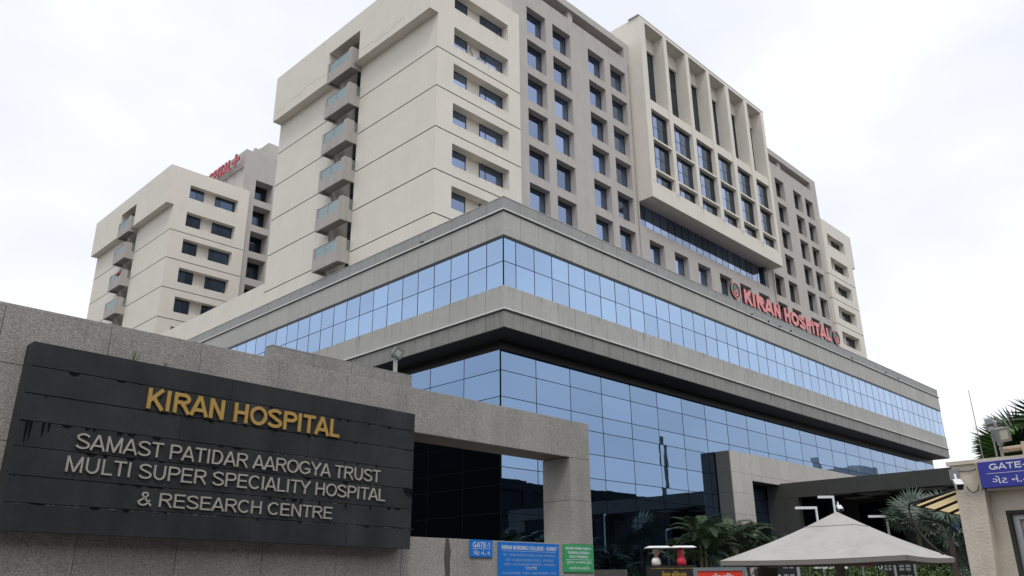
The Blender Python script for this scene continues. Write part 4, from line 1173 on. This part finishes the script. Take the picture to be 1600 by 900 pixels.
# awning
aw = thing('awning', 'cream awning with brown stripes jutting from the far side of the cabin', 'awning')
A0, A1, A2, A3 = Vector((12.0, 3.53, 2.76)), Vector((12.0, 4.08, 2.60)), Vector((13.7, 4.05, 2.56)), Vector((13.7, 3.53, 2.76))
nst = 9
for i in range(nst):
    a, b = i / nst, (i + 1) / nst
    p_ = [A0.lerp(A3, a), A0.lerp(A3, b), A1.lerp(A2, b), A1.lerp(A2, a)]
    q = MB(); up = Vector((0, 0, .012)); q.add([v_ for v_ in p_] + [v_ + up for v_ in p_], [(0, 3, 2, 1), (4, 5, 6, 7), (0, 1, 5, 4), (1, 2, 6, 5), (2, 3, 7, 6), (3, 0, 4, 7)])
    q.build('stripe', cream_s if i % 3 != 1 else brown_s, aw)
q = MB(); q.tube([A1, A2], .014, 5); q.tube([A0, A1], .012, 5); q.build('rod', brown_s, aw)
# hanging cable from cabin
t = thing('cable', 'thick black cable sagging from the cabin past the awning to the tent edge', 'cable')
def bez(P, n=14):
    out = []
    for i in range(n + 1):
        s_ = i / n; a = [Vector(p) for p in P]
        while len(a) > 1: a = [a[k].lerp(a[k + 1], s_) for k in range(len(a) - 1)]
        out.append(a[0])
    return out
q = MB(); q.tube(bez([(11.98, 3.5, 2.765), (11.98, 3.75, 2.70), (11.98, 4.11, 2.625)], 6) + bez([(11.98, 4.13, 2.60), (11.98, 4.16, 2.40), (11.98, 4.02, 2.12), (11.98, 3.80, 1.955)], 12), .016, 6); q.build('cord', rubber, t)
# things on the cabin roof
t = floodlight('floodlight', 'large square grey floodlight on the cabin roof edge, in front of the palm', (12.5, 2.99, 3.34), R(-38), .17, 14, .06, -12)
q = MB(); q.tube([(0, 0, -.22), (0, 0, .0)], .018, 6); q.build('stub', greym, t)
t = floodlight('floodlight', 'second grey floodlight behind the square one on the cabin roof, turned away', (12.9, 3.16, 3.6), R(100), .11, 20, .06, 10)
q = MB(); q.tube([(0, 0, -.48), (0, 0, 0)], .012, 6); q.build('stub', greym, t)
q = MB(); q.tube([(12.7, 3.05, 3.12), (12.7, 3.05, 3.3), (12.7, 2.3, 3.32)], .04, 8); q.box(12.5, 12.9, 2.2, 2.75, 3.13, 3.36)
tag(q.build('light_bracket', mat('rusty_pipe', (.42, .33, .25), .7, noise=.25, nscale=20)), 'cream rusty pipe bracket lying on the cabin roof under the floodlights', 'bracket')
q = MB(); q.tube([(13.53, 3.50, 3.10), (13.5, 3.5, 4.34)], [.008, .005], 6)
tag(q.build('antenna', greym), 'thin leaning antenna rod standing up beside the cabin roof', 'antenna')

# ================================================================== AC unit, birds, laundry
t = thing('air_conditioner', 'white air conditioner unit hung between two windows of the second recess from the top', 'air conditioner', (33.62, 36.75, 37.5))
q = MB(); q.bev(.08, .82, -.28, 0, .02, .60, .02); q.build('casing', mat('ac_white', (.45, .45, .43), .5), t)
q = MB(); q.two = False; ribbon(q, [(.58 + .17 * math.cos(a), .31 + .17 * math.sin(a)) for a in [2 * math.pi * k / 14 for k in range(15)]], .03, .292, 0); ribbon(q, [(.58 + .07 * math.cos(a), .31 + .07 * math.sin(a)) for a in [2 * math.pi * k / 10 for k in range(11)]], .03, .292, 0); q.build('fan_grille', black_p, t)
q = MB(); q.tube([(.1, -.15, .6), (-.12, -.1, .9), (.05, -.05, 1.25)], .03, 5); q.build('pipe', rubber, t)
def pigeon(x, y, z, rz, lab, first=[None]):
    if first[0] is None:
        t = thing('pigeon', lab, 'bird', (x, y, z), rz, 'pigeons perched on the podium ledge')
        q = MB(); M = Matrix.Rotation(R(90), 4, 'X') @ Matrix.Rotation(0, 4, 'Y')
        q.loft([(0, .09, -.17, .01, .006), (0, .10, -.14, .03, .012), (0, .11, -.07, .05, .045), (0, .12, .0, .065, .065), (0, .14, .07, .055, .06), (0, .18, .11, .035, .04), (0, .22, .13, .028, .032), (0, .23, .16, .018, .02), (0, .225, .19, .004, .005)], 8, 0, M)
        q.build('body', birdm, t, smooth=True)
        q = MB(); q.tube([(.02, 0, 0), (.02, 0, .08)], .006, 4); q.tube([(-.02, 0, 0), (-.02, 0, .08)], .006, 4); q.build('leg', birdm, t)
        first[0] = t; return t
    return dup(first[0], (x, y, z), rz, lab)
pz = zb['s1'] + .10
pigeon(29.34, 36.3, pz, 1.0, 'pigeon alone on the left podium ledge near the corner')
for x, lab in ((57.3, 'pigeon on the ledge under the K of the roof letters'), (60.1, 'pigeon on the ledge under the R of the roof letters'), (61.9, 'pigeon on the ledge under the A of the roof letters'), (63.9, 'pigeon on the ledge under the gap between the roof words'), (76.5, 'pigeon on the ledge just right of the last emblem'), (84.6, 'pigeon alone on the far right stretch of the ledge'), (87.9, 'pigeon nearest the right end of the ledge')):
    pigeon(x, PY - .04, pz, random.uniform(0, 6), lab)
t = thing('laundry', 'red and black clothes drying over a balcony rail of the rear block', 'clothes', (0, 0, 0))
q = MB(); q.box(29.10, 29.13, 88.2, 89.0, 34.0, 34.32); q.build('red_cloth', redc, t)
q = MB(); q.box(29.10, 29.13, 87.5, 88.1, 34.05, 34.45); q.build('black_cloth', black_p, t)

# ================================================================== plants
def leafquad(mb, p, d, w, l, mi=0):
    d = Vector(d).normalized(); s = d.cross(Vector((random.uniform(-1, 1), random.uniform(-1, 1), random.uniform(-1, 1))))
    if s.length < .01: s = Vector((1, 0, 0))
    s.normalize(); p = Vector(p)
    mb.add([p, p + d * l * .45 + s * w, p + d * l, p + d * l * .45 - s * w], [(0, 1, 2, 3)], mi)
def frond_mesh(seed, L=2.2, n=26, ll=.5, m=leafd, droop=1.1, w=.028):
    random.seed(seed)
    q = MB(); pts = []
    for i in range(n + 1):
        f = i / n; a = R(78) - droop * f * 1.5
        if i == 0: p_ = Vector((0, 0, 0))
        else: p_ = pts[-1] + Vector((math.cos(a), 0, math.sin(a))) * (L / n)
        pts.append(p_)
    q.tube(pts, [.022 * (1 - .8 * i / n) for i in range(n + 1)], 4)
    for i in range(4, n + 1):
        f = i / n; d = (pts[i] - pts[i - 1]).normalized()
        le = ll * math.sin(math.pi * (.15 + .8 * f)) * random.uniform(.8, 1.1)
        for sgn in (-1, 1):
            side = Vector((0, sgn, 0)); dd = (d * .75 + side * .75 + Vector((0, 0, .25 - .15 * random.random()))).normalized()
            e1 = pts[i] + dd * le * .55; dd2 = (dd + Vector((0, 0, -.75))).normalized(); e2 = e1 + dd2 * le * .5
            s_ = d * w
            q.add([pts[i] - s_ * .5, pts[i] + s_ * .5, e1 + s_ * .55, e1 - s_ * .55, e2], [(0, 1, 2, 3), (3, 2, 4)])
    return q.mesh('frond', m)
leafp = mat('palm_leaf', (0.026, 0.055, 0.013), 0.5, noise=.35, nscale=4, objvar=.45)
FR = [frond_mesh(1, 2.3, 30, .62, leafd, w=.05), frond_mesh(2, 2.0, 28, .55, leafp, w=.05), frond_mesh(5, 2.6, 32, .65, leafd, 1.3, w=.05)]
def areca(label, x, y, h, seed, nst=4, nf=9, sc=1.0, group='feathery palms by the dark glass wall'):
    t = thing('palm_tree', label, 'palm', (x, y, .12), 0, group)
    random.seed(seed)
    for s_ in range(nst):
        sx, sy = random.uniform(-.5, .5), random.uniform(-.5, .5); hh = h * random.uniform(.55, 1)
        q = MB(); top = Vector((sx * 2.0, sy * 2.0, hh)); q.tube([(sx, sy, 0), (sx * 1.4, sy * 1.4, hh * .5), top], [.07, .055, .04], 6); q.build('trunk', bark, t)
        for k in range(nf):
            o = put('frond', FR[(k + s_) % 3], t, top, (0, R(random.uniform(-22, 22)), 2 * math.pi * k / nf + random.uniform(-.35, .35)))
            o.scale = (sc * random.uniform(.75, 1.1),) * 3
    return t
areca('feathery palm clump leftmost against the dark glass', 38.8, 24.0, 3.5, 11, 7, 9)
areca('tallest feathery palm clump in front of the portal pillar', 41.6, 23.8, 3.9, 12, 7, 9)
areca('feathery palm clump just right of the portal pillar', 44.8, 24.4, 3.8, 13, 7, 9)
areca('low feathery palm clump nearest the tent slope', 48.2, 24.6, 3.2, 14, 6, 8, .9)

def fan_mesh(seed, n=34, r=.95, m=leafb, pet=1.0, spread=300, fold=.25):
    random.seed(seed); q = MB()
    q.tube([(0, 0, 0), (pet * .5, 0, .08), (pet, 0, 0)], [.025, .018, .014], 5)
    for i in range(n):
        a = R(-spread / 2 + spread * i / (n - 1)); rr = r * (1 - .25 * abs(a) / math.pi) * random.uniform(.92, 1.05)
        d = Vector((math.cos(a), math.sin(a), 0)); s_ = Vector((-d.y, d.x, 0)) * (r * .052)
        c = Vector((pet, 0, 0)); up = Vector((0, 0, fold * r * .12 * (1 if i % 2 else -1)))
        m1 = c + d * rr * .55 + up; tip = c + d * rr + Vector((0, 0, -.22 * rr * random.uniform(.3, 1.2)))
        q.add([c, m1 + s_, tip, m1 - s_], [(0, 1, 2, 3)])
    return q.mesh('frond', m)
FB = [fan_mesh(1), fan_mesh(2, 30, .85)]
FG = [fan_mesh(3, 40, 1.1, leafd, 1.1), fan_mesh(4, 36, 1.0, mat('leaf_mid_green', (.09, .19, .03), .45, noise=.3, nscale=4, objvar=.2), .9)]
def fan_palm(label, x, y, h, seed, ms, nf=18, sc=1.0, low=-50, group=None, tr=.16):
    t = thing('palm_tree', label, 'palm', (x, y, .12), 0, group)
    random.seed(seed)
    q = MB(); q.tube([(0, 0, 0), (.05, 0, h * .5), (0, 0, h)], [tr * 1.3, tr, tr * .8], 10); q.build('trunk', bark, t)
    for k in range(nf):
        el = low + (85 - low) * ((k * .618) % 1.0)
        o = put('frond', ms[k % 2], t, (0, 0, h - .1 * random.random()), (R(random.uniform(-35, 35)), R(-el), 2.399 * k + random.uniform(-.2, .2)))
        o.scale = (sc * random.uniform(.85, 1.12),) * 3
    return t
fan_palm('silvery fan palm between the tent and the cabin', 47.5, 14.6, 3.9, 31, FB, 26, 1.25, -50)
fan_palm('small silvery fan palm half hidden behind the awning', 58.5, 19.9, 4.6, 33, FB, 22, 1.6, -45)
fan_palm('green fan palm rising behind the floodlight on the cabin', 24.4, 5.42, 4.2, 32, FG, 30, .78, -15)
fan_palm('green fan palm at the right edge behind the cabin roof', 24.0, 3.9, 4.5, 35, FG, 26, .9, -25)

def bush(label, x, y, rx, ry, h, seed, m=(leafl, leafd), n=2600, group='rounded bushes under the tent', ls=.085):
    t = thing('bush', label, 'bush', (x, y, .12), 0, group)
    random.seed(seed); q = MB()
    lobes = [(random.uniform(-.7, .7) * rx, random.uniform(-.7, .7) * ry, random.uniform(.45, .8) * h, random.uniform(.35, .55)) for _ in range(9)]
    for i in range(n):
        lx, ly, lz, lr = random.choice(lobes)
        d = Vector((random.gauss(0, 1), random.gauss(0, 1), random.gauss(0, 1))).normalized()
        k = random.uniform(.6, 1.05)
        p_ = (lx + d.x * rx * lr * k, ly + d.y * ry * lr * k, max(.1, lz + d.z * h * lr * .65 * k))
        leafquad(q, p_, d + Vector((random.uniform(-.6, .6), random.uniform(-.6, .6), random.uniform(-.2, .8))), ls * .45, ls * 1.6, 0 if random.random() < .55 else 1)
    q.build('foliage', list(m), t)
    q = MB()
    for k in range(5): q.tube([(0, 0, 0), (random.uniform(-.5, .5) * rx, random.uniform(-.5, .5) * ry, h * .6)], [.05, .02], 5)
    q.build('stem', bark, t)
bush('bush under the left half of the tent', 42.5, 20.6, 2.6, 1.6, 2.9, 41)
bush('brightest bush right of the tent post', 48.6, 20.4, 2.6, 1.6, 3.0, 42)
bush('bush below the right tent corner', 57.6, 19.4, 2.6, 1.6, 2.85, 43, n=3000)
bush('yellow-green bush at the foot of the silvery palm', 53.0, 16.6, 1.6, 1.2, 2.3, 44, m=(leafl, leafl), n=1500)

# ================================================================== surroundings that the mirror glass shows
def tree(label, x, y, h, r, seed, n=2600, group='street trees across the road', ls=.5):
    t = thing('tree', label, 'tree', (x, y, 0), 0, group)
    random.seed(seed)
    q = MB(); q.tube([(0, 0, 0), (.2, .1, h * .3), (0, 0, h * .62)], [.35, .25, .1], 8)
    for k in range(6):
        a = k * 1.05; q.tube([(0.1, 0, h * .3), (math.cos(a) * r * .55, math.sin(a) * r * .55, h * random.uniform(.55, .8))], [.14, .04], 5)
    q.build('trunk', bark, t)
    q = MB()
    lobes = [(random.uniform(-.6, .6) * r, random.uniform(-.6, .6) * r, h * random.uniform(.45, .85), r * random.uniform(.35, .55)) for _ in range(12)]
    for i in range(n):
        lx, ly, lz, lr = random.choice(lobes)
        d = Vector((random.gauss(0, 1), random.gauss(0, 1), random.gauss(0, .8))).normalized(); k = random.uniform(.5, 1.05)
        leafquad(q, (lx + d.x * lr * k, ly + d.y * lr * k, lz + d.z * lr * k), d + Vector((random.uniform(-.7, .7), random.uniform(-.7, .7), random.uniform(-.3, .6))), ls * .42, ls * 1.3, 0 if random.random() < .5 else 1)
    q.build('crown', [leafd, leafd], t)
    return t
random.seed(99)
base = tree('street tree across the road behind the viewer', 240, -24, 11, 5.5, 51)
k = 0
for x in (176, 190, 205, 222):
    k += 1
    o = dup(base, (x + random.uniform(-2, 2), -26 + random.uniform(-4, 4), 0), random.uniform(0, 6)); s_ = random.uniform(.8, 1.15); o.scale = (s_, s_, s_)
# building across the road with a castle-like roof line, mirrored in the right part of the glass
ob = thing('hilltop_building', 'pale hilltop building far behind the viewer, mirrored at the right of the glass', 'building')
hm = MB(); NX, NY = 56, 12
for i in range(NX + 1):
    for j in range(NY + 1):
        x = 325 + 150 * i / NX; y = -135 + 95 * j / NY
        pr = 41 * min(1, max(0, (x - 325) / 26)) * min(1, max(0, (475 - x) / 70)) ** .6 * math.sin(math.pi * j / NY) ** .5
        hm.v.append((x, y, max(-.5, pr + 3.2 * noise.noise(Vector((x * .11, y * .11, 0))) + 1.4 * noise.noise(Vector((x * .4, y * .4, 3))) - 1)))
for i in range(NX):
    for j in range(NY):
        a = i * (NY + 1) + j; hm.f.append((a, a + NY + 1, a + NY + 2, a + 1)); hm.m.append(0)
tag(hm.build('hill', mat('hill_woodland', (.085, .115, .115), .95, noise=.35, nscale=.15)), kind='structure')  # bluish woodland colour has a little distance haze mixed in
q = MB(); q.box(366, 388, -104, -92, 36, 50); q.box(392, 410, -104, -90, 36, 54); q.box(359, 361.5, -100, -97, 36, 55)
for i in range(5): q.box(367 + i * 4.2, 369 + i * 4.2, -94, -92, 50.01, 51.4)
q.build('wall', [offwall, groovem], ob)

# dark block added out of view to blacken the side glass reflection
nbk = thing('unseen_dark_block', 'dark block added out of view at the left to blacken the side glass', 'building')
q = MB(); facade(q, (-10, 34, 0), (0, 1, 0), (1, 0, 0), 0, 96, 0, 21.6, [(0, 96, 4 + j * 4, 4.06 + j * 4, .05, 0) for j in range(4)])
q.box(-34, -10.4, 34, 130, 0, 21.6)
q.build('wall', [mat('dark_cladding', (.008, .009, .009), .8, spec=.05), groovem], nbk)
# chimney across the road
q = MB(); q.tube([(299, -138, 0), (298, -138, 62)], [1.3, .7], 12)
tag(q.build('chimney', mat('chimney_grey', (.12, .12, .12), .9)), 'tall grey factory chimney far across the road', 'chimney')
# hairline cracks in the band of the main tower
q = MB()
for pl in ([(56.4, 40.02), (55.3, 40.1), (54.96, 40.31), (54.12, 40.4), (52.7, 40.24), (51.98, 40.57), (51.11, 40.52), (49.87, 40.41), (48.8, 40.3)],
           [(44.18, 40.2), (43.52, 40.08), (42.96, 40.19), (42.3, 39.89), (41.62, 40.15), (40.91, 39.93), (40.31, 40.11), (39.72, 40.23), (38.98, 40.32), (38.2, 40.9)]):
    for (a, b), (c, d) in zip(pl, pl[1:]):
        n_ = 4
        P_ = [(a + (c - a) * i / n_, b + (d - b) * i / n_ + (random.uniform(-.06, .06) if 0 < i < n_ else 0)) for i in range(n_ + 1)]
        for (y0, z0), (y1, z1) in zip(P_, P_[1:]):
            q.add([(29.225, y0, z0 - .013), (29.225, y1, z1 - .013), (29.225, y1, z1 + .013), (29.225, y0, z0 + .013)], [(0, 1, 2, 3)])
tag(q.build('hairline_cracks', mat('crack', (.3, .28, .25), .9), tower), kind='stuff')

ab = thing('unseen_dark_block', 'long dark block added behind the viewer to darken the lower glass', 'building')  # unseen block added to fill bright gaps in the lower glass reflection
q = MB(); facade(q, (-40, -30, 0), (1, 0, 0), (0, 1, 0), 0, 212, 0, 17.6, [(4 + i * 9, 10.5 + i * 9, 1.5 + j * 4, 4.2 + j * 4, .3, 0) for i in range(23) for j in range(4)])
q.box(-40, 172, -52, -30.4, 0, 17.6); q.box(20, 34, -46, -34, 17.6, 19.2); q.box(96, 104, -46, -36, 17.6, 19)
q.build('wall', [mat('dark_block', (.016, .018, .022), .7, spec=.1), groovem], ab)
# rain streaks: thin film of dirt under sills, ledges and copings
streak_b = mat('rain_streak_cream', (.52, .485, .425), .9, noise=.1)
streak_g = mat('rain_streak_grey', (.36, .335, .31), .9, noise=.1)
streak_s = mat('rain_streak_stone', (.25, .245, .23), .9, noise=.1)
streak_d = mat('rain_streak_dark', (.15, .148, .14), .9, noise=.1)
random.seed(77)
def streaks(root, m, rows, axis, plane, dens, wmax, hmin, hmax):
    """rows: (a, b, z) lines the dirt runs down from"""
    q = MB()
    for a, b, z in rows:
        n = max(1, int((b - a) * dens))
        for i in range(n):
            u = random.uniform(a, b); w = random.uniform(.3, 1) * wmax; h = random.uniform(hmin, hmax) * random.uniform(.4, 1); j = random.uniform(-.3, .3) * w
            pts = [(u - w, z), (u + w, z), (u + w * .55 + j, z - h * .6), (u + j, z - h), (u - w * .5 + j, z - h * .55)]
            k = plane - .003 - random.uniform(0, .002)
            if axis == 'x': q.add([(p, k, zz) for p, zz in pts], [(4, 3, 2, 1, 0)])
            else: q.add([(k, p, zz) for p, zz in pts], [(0, 1, 2, 3, 4)])
    return tag(q.build('rain_streaks', m, root), kind='stuff')
tb = [40.68, 37.46, 34.38, 31.17, 27.97]
streaks(tower, streak_b, [(31.6, 36.9, z) for z in tb], 'x', 36.11, 5, .022, .3, .75)
streaks(tower, streak_b, [(92.9, 97.7, z) for z in tb], 'x', 36.11, 4, .025, .3, .7)
streaks(tower, streak_b, [(30.1, 38.1, z - .04) for z in GROOVE], 'x', 36.11, 1.6, .02, .15, .6)
streaks(tower, streak_g, [(a, b, r_ - 2.43) for r_ in ROWS for a, b in CL + CR], 'x', YG, 5, .022, .2, .6)
streaks(tower, streak_g, [(39.5, 52.5, 47.35), (78.6, 90.7, 47.4)], 'x', YG, 4, .03, .3, 1.4)
streaks(tower, streak_g, [(38.5, 53.3, 49.2), (77.5, 92, 49.2)], 'x', YG, 3, .025, .2, .6)
streaks(tower, streak_g, [(53.5, 76, 30.8)], 'x', YG, 2, .03, .2, .9)
streaks(tower, streak_b, [(53.6, 76.8, 34.6)], 'x', YS, 1.2, .025, .3, 1.3)
streaks(tower, streak_b, [(57.24, 57.8, 34.62), (61.1, 61.7, 34.62), (65, 65.6, 34.62), (68.7, 69.4, 34.62), (72.6, 73.3, 34.62)], 'x', YS, 9, .035, .6, 1.5)
streaks(tower, streak_b, [(36.2, 57, 43.85)], 'y', 29.23, .7, .03, .3, 1.2)
streaks(rear, streak_b, [(31.7, 37, z) for z in tb], 'x', 78.42, 3, .03, .3, .7)
streaks(rear, streak_g, [(38.6, 50, 49.1)], 'x', YR, 4, .04, .4, 2.0)
streaks(pod, streak_s, [(29.6, 99.9, zb['g0'])], 'x', PY - .003, 2.2, .02, .3, 1.3)
streaks(pod, streak_s, [(29.4, 68, zb['g0'])], 'y', PX - .003, 2.2, .02, .3, 1.3)
streaks(pod, streak_s, [(29.6, 99.9, zb['s1'] - .05)], 'x', PY - .003, 1.2, .02, .2, .8)
streaks(pod, streak_d, [(29.6, 99.9, zb['s2'] - .05)], 'x', PY - .003, 1.6, .03, .3, .9)
streaks(pod, streak_d, [(29.4, 68, zb['s2'] - .05)], 'y', PX - .003, 1.6, .03, .3, .9)
